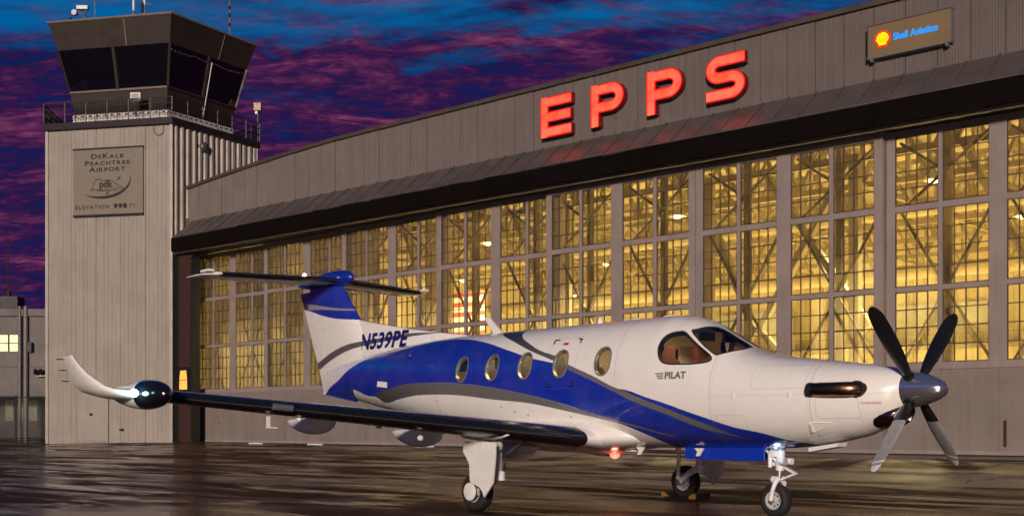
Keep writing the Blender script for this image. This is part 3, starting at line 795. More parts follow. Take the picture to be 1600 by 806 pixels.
for i in range(5):
    A=PENT[i]; B=PENT[(i+1)%5]
    # seam in the fascia
    m1=G+(A.lerp(B,.62)-G)*(kz(20.26)+.004); m2=G+(A.lerp(B,.62)-G)*1.0
    MB().bar(TL(m1,20.28),TL(m2,21.5),.05,.03).build('seam','cab_trim',tw)
    zb,zt=18.22,20.26
    def at(f,z,d=0): return TL(G+(A.lerp(B,f)-G)*(kz(z)+d),z)
    for f in ([0,.5] ): MB().bar(at(f,zb,.003),at(f,zt,.003),.15 if f else .12,.10).build('window_post','cab_metal',tw)
    MB().bar(at(0,zb-.02,.004),at(1,zb-.02,.004),.07,.10).build('sill','cab_trim' if i in(0,) else 'cab_metal',tw)
    for f0,f1 in ((.015,.485),(.515,.985)):
        w_=MB().add([at(f0,zb),at(f1,zb),at(f1,zt),at(f0,zt)],[(0,1,2,3)])
        q=[at(f0,zb,-.012),at(f1,zb,-.012),at(f1,zt,-.012),at(f0,zt,-.012)]; w_.add(q,[(0,1,2,3)])
        w_.build('window_pane','cab_glass',tw,fix=False)
# inside the cab
mb=MB(); mb.loft([pent(.70,17.2),pent(.70,17.26)]); mb.build('cab_floor','dark_panel',tw)
mb=MB(); mb.loft([pent(.62,17.26),pent(.66,18.30)],caps=True); mb.build('console','dark_panel',tw)
q=G; MB().tube([(0,0,17.2),(0,0,20.3)],.5,10).build('cab_core','dark_panel',tw)
# string of small dim bulbs at the head of the right windows
st=MB()
for i in range(26):
    f=i/25; p=TL(G+(TC.lerp(PR,f)-G)*.865,20.05-.07*math.sin(f*PI*3)**2+random.uniform(-.03,.03)); st.box((p[0]-.02,p[1]-.02,p[2]-.03),(p[0]+.02,p[1]+.02,p[2]+.03))
st.build('string_bulbs','string_bulb',tw)
# thin white downpipe / rod on the right hand face
def at2(f,z,d=0): return TL(G+(TC.lerp(PR,f)-G)*(kz(z)+d),z)
MB().bar(at2(.53,17.3,.02),at2(.53,20.0,.02),.035).build('rod','white_trim',tw)

# sign board on the tower
T0=F(5.29,.055,11.75); sb=thing('airport_sign','square tan board reading DeKalb Peachtree Airport, mounted on the tower','sign',(G.x+T0[0],G.y+T0[1],11.75),math.atan2(-dL.y,-dL.x))
# local x runs right along the face, -y out
MB().box((0,-.09,0),(3.84,0,3.24)).build('board','sign_tan',sb)
mb=MB(); mb.box((-.02,-.10,3.241),(3.86,.0,3.33)); mb.box((-.02,-.10,-.09),(3.86,0,-.001)); mb.build('border','decal_black',sb)
def st_text(mb,s,size,cx,z,sx,bold=0,al='CENTER'): text_on(mb,s,size,(cx,-.094,z),(1,0,0),(0,0,1),.002,align=al,bold=bold,sx=sx,spacing=1.12)
mb=MB()
def smallcaps(words,cx,z,S,s,sx,bold=.0):
    # measure then place: first letters large, rest small capitals
    items=[]; x=0
    for ch,big in words:
        vs,fs=text_mb(ch,S if big else s,.002,sx=sx,bold=bold)
        wd=max((v[0] for v in vs),default=0); items.append((x,vs,fs)); x+=wd+.045
    for x0,vs,fs in items: mb.add([(cx-x/2+x0+v[0],-.094-v[2],z+v[1]) for v in vs],fs)
def sc_(s,caps): return [(c.upper(),i in caps) for i,c in enumerate(s)]
for words,caps,cx,z,S,s_,sx,bd,mt in (('DEKALB',(0,2),1.91,2.78,.34,.27,1.42,.010,'decal_dark'),('PEACHTREE',(0,),1.91,2.45,.34,.27,1.42,.010,'decal_dark'),('AIRPORT',(0,),1.91,2.13,.34,.27,1.42,.010,'decal_dark'),
        ('ELEVATION',(0,),1.08,.28,.29,.27,1.08,.006,'decal_dark'),('FT.',(0,),3.34,.29,.27,.25,1.0,.003,'decal_dark'),('998',(0,1,2),2.64,.28,.29,.29,1.35,.022,'decal_black')):
    mb=MB(); smallcaps(sc_(words,caps),cx,z,S,s_,sx,bd); mb.build('lettering',mt,sb)
# emblem: curved swoosh, skyline outline with pdk letters, little airplane
mb=MB()
pts=[];N_=40
for i in range(N_+1):
    a=R(248-180*0-(-1)*i*0); 
def swoosh():
    out=[];inn=[]
    for i in range(31):
        f=i/30; a=R(-127+137*f); cx,cz,rx,rz=1.60,1.75,1.57,.92
        wdt=.12*math.sin(PI*min(1,f*1.02))**.8+.006
        x=cx+rx*math.cos(a);z=cz+rz*math.sin(a); out.append((x+wdt*.5*math.cos(a),z+wdt*.6*math.sin(a))); inn.append((x-wdt*.5*math.cos(a),z-wdt*.6*math.sin(a)))
    n_=len(out); mb.add([(x,-.0945,z) for x,z in out+inn],[(i,i+1,n_+i+1,n_+i) for i in range(n_-1)])
swoosh()
def line(P_,w_=.034,y=-.0945):
    L,Q=ribbon(P_,w_); n_=len(L); mb.add([(p.x,y,p.y) for p in L+Q],[(i,i+1,n_+i+1,n_+i) for i in range(n_-1)])
line([(.95,1.22),(1.08,1.30),(1.12,1.48),(1.20,1.62),(1.25,1.72),(1.36,1.78),(1.45,1.70),(1.52,1.74),(1.62,1.66),(1.72,1.64),(1.80,1.68),(1.95,1.70),(2.10,1.66),(2.22,1.60),(2.34,1.50),(2.55,1.40),(2.80,1.24),(.95,1.22)])
line([(1.30,1.16),(2.45,1.16)],.035); line([(2.0,1.15),(1.85,1.0)],.05); line([(1.75,.985),(2.02,.985)],.03)
line([(2.30,1.38),(2.5,1.30),(2.6,1.24)],.02)
line([(2.42,1.67),(2.66,1.87)],.04); line([(2.44,1.84),(2.58,1.78)],.03); line([(2.60,1.66),(2.56,1.77)],.03); line([(2.40,1.74),(2.48,1.66)],.02)
text_on(mb,'pdk',.50,(1.44,-.0948,1.33),(1,0,0),(0,0,1),.001,bold=.016,sx=.95)
mb.build('emblem','decal_black',sb,fix=False)

# fixtures on the tower, each its own thing
def flood(p,lab,rz):
    t=thing('floodlight',lab,'floodlight',p,rz)
    MB().box((-.26,-.10,0),(.26,.10,.42)).build('housing','white_trim',t)
    MB().box((-.20,-.115,.05),(.20,-.101,.36)).build('lens','galvanised',t)
    MB().bar((0,0,-.75),(0,0,0),.07).build('stem','rail_dark',t); return t
p=G+(TC-G)*1.0+dL*1.95; flood((p.x-.0,p.y+.1,17.35),'square white floodlight on the tower deck railing, facing the apron',R(-5))
t=thing('dome_light','round dark bulkhead light on the ribbed right face of the tower','light',tuple((TC+dR*2.0))+(15.35,),math.atan2(dR.y,dR.x))
MB().lathe([(0,-.32),(.16,-.30),(.25,-.18),(.27,-.02),(.27,.0)],(0,0,0),'y',20).build('dome','dome_grey',t,smooth=50)
MB().lathe([(.30,-.06),(.30,0.0),(.0,.0)],(0,0,0),'y',20).build('back_ring','rail_dark',t,smooth=40)

t=thing('camera_cluster','small dark wall lamp pair on the tower near the hangar parapet','lamp',tuple(TC+dR*4.75)+(14.25,),math.atan2(dR.y,dR.x))
MB().box((-.06,-.30,-.05),(.06,0,.05)).build('arm','rail_dark',t)
for x,z in ((-.22,.10),(-.2,-.12)): MB().lathe([(0,-.16),(.10,-.12),(.12,0),(.08,.12),(0,.12)],(x,-.3,z),'y',12).build('lamp_head','rail_dark',t,smooth=50)
MB().box((-.2,-.34,-.03),(.5,-.26,.05)).build('crossbar','rail_dark',t)
MB().bar((0,-.02,-.8),(0,-.02,0),.04).build('conduit','rail_dark',t)
cable=MB(); c0=F(.62,.10,15.9); cable.tube([(G.x+c0[0]+.26*math.cos(a*PI/8),G.y+c0[1],15.85+.30*math.sin(a*PI/8)) for a in range(17)],.014,6)
tag(cable.build('cable_loop','rail_dark'),'thin dark loop of cable hanging at the top corner of the tower','cable')
# antennas and instruments
def at3(A,B,f,k_,z): q=G+(A.lerp(B,f)-G)*k_; return (q.x,q.y,z)
def mast(p,h_,lab,r=.035,extra=None):
    t=thing('antenna',lab,'antenna',p)
    MB().tube([(0,0,0),(0,0,h_)],[r,r*.6],8).build('mast','galvanised',t)
    if extra: extra(t)
    return t
mast(at3(PL,TC,.33,.9,21.6),3.2,'plain thin whip antenna on the tower roof right of the small weather camera',.03)
def dip(t):
    MB().tube([(0,0,.4),(0,0,1.1)],.06,8).build('sleeve','white_trim',t)
mast(at3(PL,TC,.68,.9,21.6),3.0,'white sleeved antenna on the tower roof edge, second from its front corner',.045,dip)
def arms(t):
    MB().bar((-.5,0,1.0),(.35,0,.55),.07).build('arm','rail_dark',t); MB().tube([(-.08,0,.25),(-.08,0,.7)],.09,8).build('box','rail_dark',t); MB().tube([(0,0,.6),(0,0,1.3)],.055,8).build('sleeve','white_trim',t)
mast(at3(PL,TC,.78,.92,21.6),3.0,'antenna with a slanting dark arm near the front corner of the tower roof',.045,arms)
def knobs(t):
    for z in (.6,1.1,1.5): MB().tube([(0,0,z),(0,0,z+.18)],.06,8).build('clamp','rail_dark',t)
mast(at3(TC,PR,.72,.95,21.55),3.6,'tall thin antenna mast on the right side of the tower roof',.04,knobs)
t=thing('weather_camera','white camera and tilted bracket standing on the left of the tower roof','camera',at3(PL,TC,.26,.9,21.62))
MB().box((-.5,-.12,.62),(.05,.12,.80)).build('housing','white_trim',t); MB().lathe([(0,-.2),(.14,-.14),(.16,.0),(.12,.12),(0,.15)],(-.62,0,.45),'y',14).build('globe','white_trim',t,smooth=50)
MB().bar((-.45,0,.55),(.05,0,.03),.09).build('strut','rail_dark',t); MB().bar((-.05,0,.6),(-.2,0,.03),.07).build('strut','rail_dark',t)
t=thing('roof_vent','small dark vent stub on the left front edge of the tower roof','vent',at3(PL,TC,.13,.93,21.62)); MB().lathe([(.08,0),(.07,.16),(.10,.17),(.10,.24),(0,.26)],(0,0,0),'z',10).build('pipe','rail_dark',t)
MB().box((-.12,-.12,-.02),(.12,.12,.02)).build('flashing','rail_dark',t)
t=thing('rain_sensor','tan box on a thin post at the right end of the tower deck rail','sensor',at3(TC,PR,.985,1.03,16.42))
MB().bar((0,0,0),(0,0,1.55),.05).build('post','rail_dark',t); MB().box((-.19,-.15,1.65),(.19,.15,2.05)).build('box','box_tan',t); MB().box((-.14,-.06,1.48),(-.02,.06,1.64)).build('lens','white_trim',t)


# ------------------------------------------------------------------ low building at the far left
lb=thing('low_building','low pale flat-roofed building with one lit window, behind the fence at far left','building',(-29.6,66,H0))
# front runs along x, seen between the picture edge and the tower
def lowb():
    for i in range(7):
        x=-9+i*3.1
        MB().box((x,0,2.55),(x+3.07,.2,4.15)).build('wall_panel','pale_wall',lb)
        if not (x<.6<x+3.07 or x<-1.2<x+3.07): MB().box((x,.01,4.17),(x+3.07,.2,7.05)).build('wall_panel','pale_wall',lb)
        else: 
            MB().box((x,.01,4.17),(x+3.07,.2,5.05)).build('wall_panel','pale_wall',lb); MB().box((x,.01,6.0),(x+3.07,.2,7.05)).build('wall_panel','pale_wall',lb)
    MB().box((-9.2,-.15,7.05),(12.9,8,7.45)).build('roof','pale_wall',lb)
    MB().box((-9,2.2,0),(12.7,2.5,2.55)).build('recess_wall','dark_wall',lb)
    MB().box((-9,0,2.45),(12.7,2.5,2.549)).build('soffit','dark_panel',lb)
    MB().box((-9,.3,2.56),(12.7,8,2.6)).build('floor_slab','dark_wall',lb)
lowb()
for x in (-1.3,.15,):
    w_=MB().box((x,.12,5.05),(x+1.3,.16,6.0)).build('window','office_glow' ,lb)
    mb=MB(); mb.box((x,.03,5.05),(x+.06,.11,6.0)); mb.box((x+.62,.03,5.05),(x+.68,.11,6.0)); mb.box((x+.06,.04,5.5),(x+1.3,.10,5.54)); mb.build('window_bar','rail_dark',w_)
    if x<0: w_.data.materials[0]=MATS['dark_panel']
MB().box((1.46,.015,5.052),(3.37,.2,5.998)).build('window_jamb','pale_wall',lb); MB().box((-2.8,.015,5.052),(-1.31,.2,5.998)).build('window_jamb','pale_wall',lb)
for x in (1.52,1.86): MB().tube([(x,-.12,.0),(x,-.12,7.6)],.14 if x>1.6 else .11,12).build('downpipe','pipe_grey',lb,smooth=50)
MB().box((2.03,-.3,5.0),(2.25,-.02,5.55)).build('meter_box','rail_dark',lb)
for x in (2.45,2.75):
    MB().tube([(x,-.25,3.75),(x+.06,-.35,4.0)],.10,8).build('security_lamp','rail_dark',lb)
MB().box((2.5,-.3,3.6),(3.3,-.22,3.66)).build('lamp_bar','galvanised',lb)

for x in (-.3,.45,1.1,2.2):
    MB().box((x,2.12,1.1),(x+.5,2.18,2.3)).build('dim_window','dim_glow',lb)
t=thing('roof_antenna','thin dark whip antenna on a stubby base on the low building roof','antenna',(-29.45,67.5,7.84))
MB().box((-1.1,-.5,0),(.75,.5,.85)).build('base','rail_dark',t); MB().tube([(-.0,0,.85),(0,0,1.2)],.18,8).build('mount','rail_dark',t); MB().tube([(0,0,1.2),(0,0,4.2)],[.06,.03],8).build('whip','rail_dark',t)
# chain-link fence
fn=thing('chain_link_fence','dark chain-link fence in front of the low building at the left edge','fence',(-38,60.5,H0))
def fence():
    L=15.0; hh=2.3; 
    for i in range(6): MB().tube([(i*3,0,0),(i*3,0,hh+.1)],.045,8).build('fence_post','fence_wire',fn)
    for z in (hh,.15): MB().tube([(0,0,z),(L,0,z)],.03,6).build('fence_rail','fence_wire',fn)
    mb=MB(); p_=.16; w_=.012
    k=-int(hh/p_)
    n_=int(L/p_)
    for i in range(-int(hh/p_),n_):
        for s in (1,-1):
            x0=i*p_; 
            a=(x0,0.004*s,.15) if s>0 else (x0,0.004*s,hh); b=(x0+hh-.15,.004*s,hh) if s>0 else (x0+hh-.15,.004*s,.15)
            xa,za,xb,zb=a[0],a[2],b[0],b[2]
            if xa<0: f=-xa/(xb-xa); xa,za=0,za+(zb-za)*f
            if xb>L: f=(L-xa)/(xb-xa); xb,zb=L,za+(zb-za)*f
            if xb-xa>.05: mb.bar((xa,.004*s,za),(xb,.004*s,zb),w_)
    tag(mb.build('wire_mesh','fence_wire',fn,fix=False),kind='stuff')
fence()
# ------------------------------------------------------------------ the airplane: x forward, y to port, z up
ac=thing('propeller_airplane','white and blue single-propeller business airplane parked on the wet apron','airplane',(1.221,18.005,0),-R(49.114))
# --- livery curves: height of each paint line against the station along the hull
CUR={
'BT':[(-8,1.80),(-7.695,1.87),(-7.426,1.974),(-6.888,2.118),(-6.406,2.324),(-5.829,2.483),(-5.21,2.551),(-4.504,2.611),(-3.915,2.675),(-3.352,2.707),(-2.72,2.691),(-1.962,2.595),(-1.095,2.398),(-.539,2.259),(.01,2.156),(.351,2.07),(.887,1.885),(1.302,1.745),(1.498,1.724),(1.878,1.617),(2.244,1.515),(2.576,1.41),(2.901,1.311),(3.295,1.192),(3.672,1.118),(3.949,1.037),(4.186,.981),(4.4,.90),(5.5,.8)],
'BB':[(-8,1.2),(-6.32,1.2),(-6.27,1.92),(-6.212,1.915),(-5.318,1.759),(-4.547,1.881),(-3.763,1.947),(-2.767,1.94),(-2.175,1.901),(-1.461,1.829),(-.699,1.715),(-.008,1.59),(.626,1.443),(1.11,1.291),(1.377,1.222),(1.681,1.104),(1.893,.991),(2.0,.90),(2.1,.6),(5.5,.6)],
'1B':[(-8,3.2),(-2.1,3.2),(-1.9,2.80),(-1.728,2.731),(-1.134,2.553),(-.591,2.373),(.024,2.185),(.362,2.046),(.89,1.859),(1.302,1.701),(1.682,1.549),(1.865,1.489),(2.214,1.375),(2.53,1.26),(2.83,1.157),(3.225,1.082),(5.5,.7)],
'1T':[(-8,3.2),(-1.35,3.2),(-1.191,2.80),(-1.035,2.637),(-.666,2.48),(-.35,2.361),(.025,2.264),(.348,2.123),(.883,1.934),(1.302,1.765),(1.498,1.706),(1.875,1.573),(2.234,1.453),(2.559,1.338),(2.833,1.243),(3.235,1.091),(5.5,.69)],
'2T':[(-8,1.0),(-5.42,1.0),(-5.318,1.759),(-4.53,1.887),(-3.763,1.947),(-2.767,1.94),(-2.175,1.901),(-1.454,1.829),(-.699,1.715),(-.008,1.59),(.626,1.443),(1.218,1.304),(1.745,1.186),(2.067,1.101),(2.312,1.052),(5.5,.6)],
'2B':[(-8,1.0),(-5.42,1.0),(-5.318,1.757),(-4.851,1.631),(-4.196,1.693),(-3.427,1.743),(-2.767,1.738),(-2.179,1.707),(-1.473,1.639),(-.479,1.553),(.188,1.448),(.816,1.339),(1.38,1.23),(1.728,1.163),(2.05,1.083),(2.308,1.054),(5.5,.6)],
'3B':[(-8.2,2.31),(-7.96,2.37),(-7.39,2.54),(-6.8,2.68),(-6.43,2.74),(-5.46,2.82),(-4.63,2.87),(-3.77,2.89),(5.5,3.2)],
'3T':[(-8.2,2.47),(-7.96,2.53),(-7.39,2.69),(-6.8,2.81),(-6.43,2.85),(-5.46,2.90),(-4.63,2.93),(-3.77,2.895),(5.5,3.2)],
'FB':[(-9,3.72),(-8.42,3.63),(-7.73,3.47),(-7.18,3.37),(-6.43,3.30),(-6.3,3.29),(-6.1,3.4),(5.5,3.4)],
'FT':[(-9,3.84),(-8.53,3.78),(-7.96,3.70),(-6.64,3.53),(5.5,3.4)],
'FL':[(-9,3.67),(-8.53,3.65),(-7.73,3.59),(-6.64,3.50),(5.5,3.4)],
}
def livery():
    m=bpy.data.materials.new('livery'); m.use_nodes=True; n=NT(m.node_tree)
    tco=n.n('ShaderNodeTexCoord').outputs['Object']; sp=n.n('ShaderNodeSeparateXYZ'); n.set(sp.inputs[0],tco); U,V_,W0=sp.outputs
    U0,U1,Z0_,Z1_=-9.2,5.6,.5,3.9
    un=n.rng(U,U0,U1)
    def cur(k):
        nd=n.n('ShaderNodeFloatCurve'); n.set(nd.inputs['Value'],un); c=nd.mapping.curves[0]; P_=CUR[k]
        pts=[((a-U0)/(U1-U0),(b-Z0_)/(Z1_-Z0_)) for a,b in P_]
        c.points[0].location=pts[0]; c.points[1].location=pts[-1]
        for p in pts[1:-1]: c.points.new(*p)
        for p in c.points: p.handle_type='AUTO_CLAMPED' if hasattr(p,'handle_type') else p.handle_type
        nd.mapping.update(); return n.rng(nd.outputs[0],0,1,Z0_,Z1_)
    def above(k,e=.004): d=n.math('SUBTRACT',W0,cur(k)); return n.rng(d,-e,e)
    def AND(a,b): return n.math('MULTIPLY',a,b)
    def NOT(a): return n.math('SUBTRACT',1,a)
    white=(.84,.82,.79); blue=(.003,.024,.36); navy=(.004,.020,.30); sil=(.30,.29,.27); dark=(.055,.052,.050)
    BLUE=AND(above('BB'),NOT(above('BT')))
    S1=AND(above('1B'),NOT(above('1T'))); S2=AND(above('2B'),NOT(above('2T'))); S3=AND(above('3B'),NOT(above('3T')))
    FB=above('FB'); FS=AND(above('FL'),NOT(above('FT'))); 
    ont=n.math('LESS_THAN',U,-6.2); FB=AND(FB,ont); FS=AND(FS,ont)
    s1c=n.mix(n.rng(U,-1.5,.6),dark,sil); s2c=n.mix(n.rng(U,-5.3,-2.8),(.13,.125,.12),sil)
    c=n.mix(BLUE,white,blue); c=n.mix(S3,c,(.10,.09,.085)); c=n.mix(S2,c,s2c); c=n.mix(S1,c,s1c); c=n.mix(FB,c,blue)
    fsc=n.mix(n.rng(U,-8.45,-8.35),dark,sil); c=n.mix(FS,c,fsc)
    # skin joints: thin darker hairlines at the frames
    def joint(u0,a=.25): return n.math('MULTIPLY',n.math('LESS_THAN',n.math('ABSOLUTE',n.math('SUBTRACT',U,u0)),.0045),a)
    for u0 in (4.43,2.98,1.32,-2.95,-4.9):
        c=n.mix(joint(u0,.45),c,(.12,.11,.10))
    hj=n.math('LESS_THAN',n.math('ABSOLUTE',n.math('SUBTRACT',W0,n.math('ADD',1.60,n.math('MULTIPLY',U,.0)))),.004)
    hj=AND(hj,n.math('GREATER_THAN',U,2.98)); c=n.mix(n.math('MULTIPLY',hj,.22),c,(.15,.14,.12))
    for a,b,e,g in ((-.13,.50,1.77,2.54),(4.50,5.02,1.30,1.56),(-4.25,-3.75,1.52,1.80),(3.05,3.5,1.05,1.35),(3.6,4.35,1.68,1.98),(-3.55,-3.05,1.95,2.25)):
        dx=n.math('SUBTRACT',n.math('ABSOLUTE',n.math('SUBTRACT',U,(a+b)/2)),(b-a)/2-.05); dz=n.math('SUBTRACT',n.math('ABSOLUTE',n.math('SUBTRACT',W0,(e+g)/2)),(g-e)/2-.05)
        dd=n.math('POWER',n.math('ADD',n.math('POWER',n.math('MAXIMUM',dx,0),2),n.math('POWER',n.math('MAXIMUM',dz,0),2)),.5)
        ln=n.math('LESS_THAN',n.math('ABSOLUTE',n.math('SUBTRACT',dd,.05)),.0032); c=n.mix(n.math('MULTIPLY',ln,.42),c,(.12,.11,.10))
    # rows of flush fasteners beside the frames
    rw=n.math('LESS_THAN',n.math('ABSOLUTE',n.math('SUBTRACT',n.math('FRACT',n.math('MULTIPLY',W0,18)),.5)),.11)
    for u0 in (4.40,3.02,1.36,-2.91,-4.86):
        c=n.mix(n.math('MULTIPLY',AND(rw,n.math('LESS_THAN',n.math('ABSOLUTE',n.math('SUBTRACT',U,u0)),.006)),.4),c,(.16,.15,.14))
    gr=n.noise(n.mapping(tco,scale=(.5,3,3)),3,6,.7); c=n.mix(AND(n.rng(gr,.5,.72,0,.16),n.rng(W0,1.7,1.0)),c,(.16,.12,.09))
    f=n.rng(n.noise(tco,3,5),.3,.7); c=n.mix(n.math('MULTIPLY',f,.07),c,(.30,.26,.22))
    p=n.n('ShaderNodeBsdfPrincipled'); n.set(p.inputs['Base Color'],c)
    metal=n.math('MAXIMUM',S1,S2); n.set(p.inputs['Metallic'],n.math('MULTIPLY',metal,.55))
    n.set(p.inputs['Roughness'],n.rng(n.noise(tco,5,4),.3,.7,.24,.32)); p.inputs['Coat Weight'].default_value=1; p.inputs['Coat Roughness'].default_value=.025
    p.inputs['Specular IOR Level'].default_value=.45
    b=n.n('ShaderNodeBump'); b.inputs['Strength'].default_value=.06; b.inputs['Distance'].default_value=.01; n.set(b.inputs['Height'],n.noise(tco,1.4,1)); n.t.links.new(b.outputs[0],p.inputs['Normal'])
    o=n.n('ShaderNodeOutputMaterial'); n.t.links.new(p.outputs[0],o.inputs[0]); MATS['livery']=m
livery()

# --- hull with real window openings, triangulated in (station, angle) space
def smooth_loop(pts,n=6):
    out=[];N_=len(pts)
    for i in range(N_):
        p0,p1,p2,p3=[Vector(pts[(i+k)%N_]) for k in (-1,0,1,2)]
        for j in range(n):
            t=j/n; out.append(tuple(.5*((2*p1)+(-p0+p2)*t+(2*p0-5*p1+4*p2-p3)*t*t+(-p0+3*p1-3*p2+p3)*t**3)))
    return out
def oval(u0,w0,a=.148,b=.195): return [(u0+a*math.copysign(abs(math.cos(q))**.85,math.cos(q)),w0+b*math.copysign(abs(math.sin(q))**.85,math.sin(q))) for q in [2*PI*i/28 for i in range(28)]]
CW=[-2.225,-1.43,-.635,.17,1.055]
HOLES=[[(u,fth(u,w_)) for u,w_ in oval(c,2.145)] for c in CW]
side=[(2.065,2.244),(2.06,2.345),(2.095,2.435),(2.17,2.487),(2.284,2.505),(2.37,2.487),(2.62,2.312),(2.90,2.122),(2.803,2.056),(2.427,2.055),(2.213,2.076),(2.12,2.134)]
sl=[]
def straight(pts,sharp,n=6):     # rounded corners only where asked
    out=smooth_loop(pts,n); return out
HOLES.append([(u,fth(u,w_)) for u,w_ in straight(side,0,4)])
HOLES.append(smooth_loop([(2.455,.99),(2.50,1.10),(2.60,1.40),(2.66,1.50),(2.90,1.515),(3.13,1.51),(3.17,1.42),(3.165,1.20),(3.06,.93),(2.965,.775),(2.92,.755),(2.72,.83)],4))
def inpoly(p,P_):
    x,y=p;c=False;n=len(P_)
    for i in range(n):
        x1,y1=P_[i];x2,y2=P_[i-1]
        if (y1>y)!=(y2>y) and x<(x2-x1)*(y-y1)/(y2-y1)+x1:c=not c
    return c
def grow(P_,d):
    n=len(P_);out=[]
    area=sum(P_[i-1][0]*P_[i][1]-P_[i][0]*P_[i-1][1] for i in range(n)); s=1 if area>0 else -1
    for i in range(n):
        a=Vector(P_[i-1]);b=Vector(P_[(i+1)%n]);t=(b-a).normalized(); out.append((P_[i][0]+t.y*d*s,P_[i][1]-t.x*d*s))
    return out
def hull_tri():
    us=[]; u=-7.78
    while u<2.0: us.append(u); u+=.11
    us+= [2.0+.06*i for i in range(23)]; u=3.38
    while u<5.40: us.append(u); u+=.075
    us.append(5.44)
    ths=[-PI/2+PI*i/30 for i in range(31)]
    co=[];ed=[]
    big=[grow(h,.03) for h in HOLES]
    boxes=[(min(p[0] for p in h)-.05,max(p[0] for p in h)+.05,min(p[1] for p in h)-.05,max(p[1] for p in h)+.05) for h in HOLES]
    for i,u in enumerate(us):
        for j,t in enumerate(ths):
            if 0<i<len(us)-1 and 0<j<len(ths)-1:
                if any(b[0]<u<b[1] and b[2]<t<b[3] and inpoly((u,t),g) for b,g in zip(boxes,big)): 
                    # keep only points well inside holes (for the panes)
                    k=[q for q,h in enumerate(HOLES) if inpoly((u,t),grow(h,-.035))]
                    if not k: continue
            co.append((u,t))
    for h in HOLES:
        b=len(co); co+=h; ed+=[(b+i,b+(i+1)%len(h)) for i in range(len(h))]
    vo,eo,fo,_,_,_=delaunay_2d_cdt([Vector(c) for c in co],ed,[],0,1e-6)
    body=[];panes=[[] for _ in HOLES]
    for f in fo:
        c=(sum(vo[i][0] for i in f)/3,sum(vo[i][1] for i in f)/3)
        for q,(b,h) in enumerate(zip(boxes,HOLES)):
            if b[0]<c[0]<b[1] and b[2]<c[1]<b[3] and inpoly(c,h): panes[q].append(f);break
        else: body.append(f)
    return vo,body,panes
HV,HB_,HP=hull_tri()
def pos(u,t,off=0,side=1):
    v,w_=fpt3(u,t,off); return (u,-side*max(v,0),w_)
def nrm(u,t,side):
    e=.004; a=Vector(pos(min(u+e,5.43),t,0,side))-Vector(pos(u-e,t,0,side)); t2=min(max(t,-PI/2+.02),PI/2-.02)
    b=Vector(pos(u,t2+e,0,side))-Vector(pos(u,t2-e,0,side)); n_=a.cross(b)*(1 if side>0 else -1)
    c=Vector((0,-side*math.cos(t),math.sin(t))); n_=n_.normalized()
    if n_.dot(c)<0:n_=-n_
    if abs(abs(t)-PI/2)<.02: n_.y=0; n_.normalize()
    return n_
def hull_mesh(faces,off,mt,name,parent,umin=-9,umax=9,norm=True):
    vs=[];fs=[];ns=[];mp={}
    for s in (1,-1):
        for f in faces:
            if not(umin<=sum(HV[i][0] for i in f)/3<=umax): continue
            ids=[]
            for i in f:
                key=(i,s) if abs(abs(HV[i][1])-PI/2)>1e-4 else (i,0)
                if key not in mp: mp[key]=len(vs); vs.append(pos(HV[i][0],HV[i][1],off,s)); ns.append(nrm(HV[i][0],HV[i][1],s))
                ids.append(mp[key])
            a,b,c=[Vector(vs[q]) for q in ids]; fn=(b-a).cross(c-a)
            if fn.dot(ns[ids[0]])<0: ids=ids[::-1]
            fs.append(tuple(ids))
    me=bpy.data.meshes.new(name); me.from_pydata(vs,[],fs); me.materials.append(MATS[mt])
    me.polygons.foreach_set('use_smooth',[True]*len(me.polygons)); me.update()
    if norm: me.normals_split_custom_set_from_vertices(ns)
    return link(name,me,parent)
fus=hull_mesh(HB_,0,'livery','fuselage',ac)
hull_mesh(HB_,-.06,'cream_liner','cabin_liner',ac,-3.3,2.98)
for q,(h,fc) in enumerate(zip(HOLES,HP)):
    for s in (1,-1):
        # rim ring outside, reveal inside
        g=grow(h,.022 if q<5 else .02); n_=len(h); mb=MB()
        A_=[pos(a,b,.004,s) for a,b in h]; B_=[pos(a,b,.001,s) for a,b in g]; C_=[pos(a,b,-.062,s) for a,b in h]
        mb.add(A_+B_+C_,[(i,(i+1)%n_,n_+(i+1)%n_,n_+i) for i in range(n_)]+[(i,(i+1)%n_,2*n_+(i+1)%n_,2*n_+i) for i in range(n_)])
        nm='cabin_window' if q<5 else ('cockpit_side_window' if q==5 else 'windshield')
        fr=mb.build(nm,'window_rim' if q<5 else 'rubber_seal',ac,smooth=60)
        vs=[];mp={};fs=[]
        for f in fc:
            ids=[]
            for i in f:
                if i not in mp: mp[i]=len(vs); vs.append(pos(HV[i][0],HV[i][1],-.018 if q<5 else -.006,s))
                ids.append(mp[i])
            fs.append(tuple(ids))
        mb=MB().add(vs,fs); mb.build('pane','aircraft_glass',fr,smooth=60)
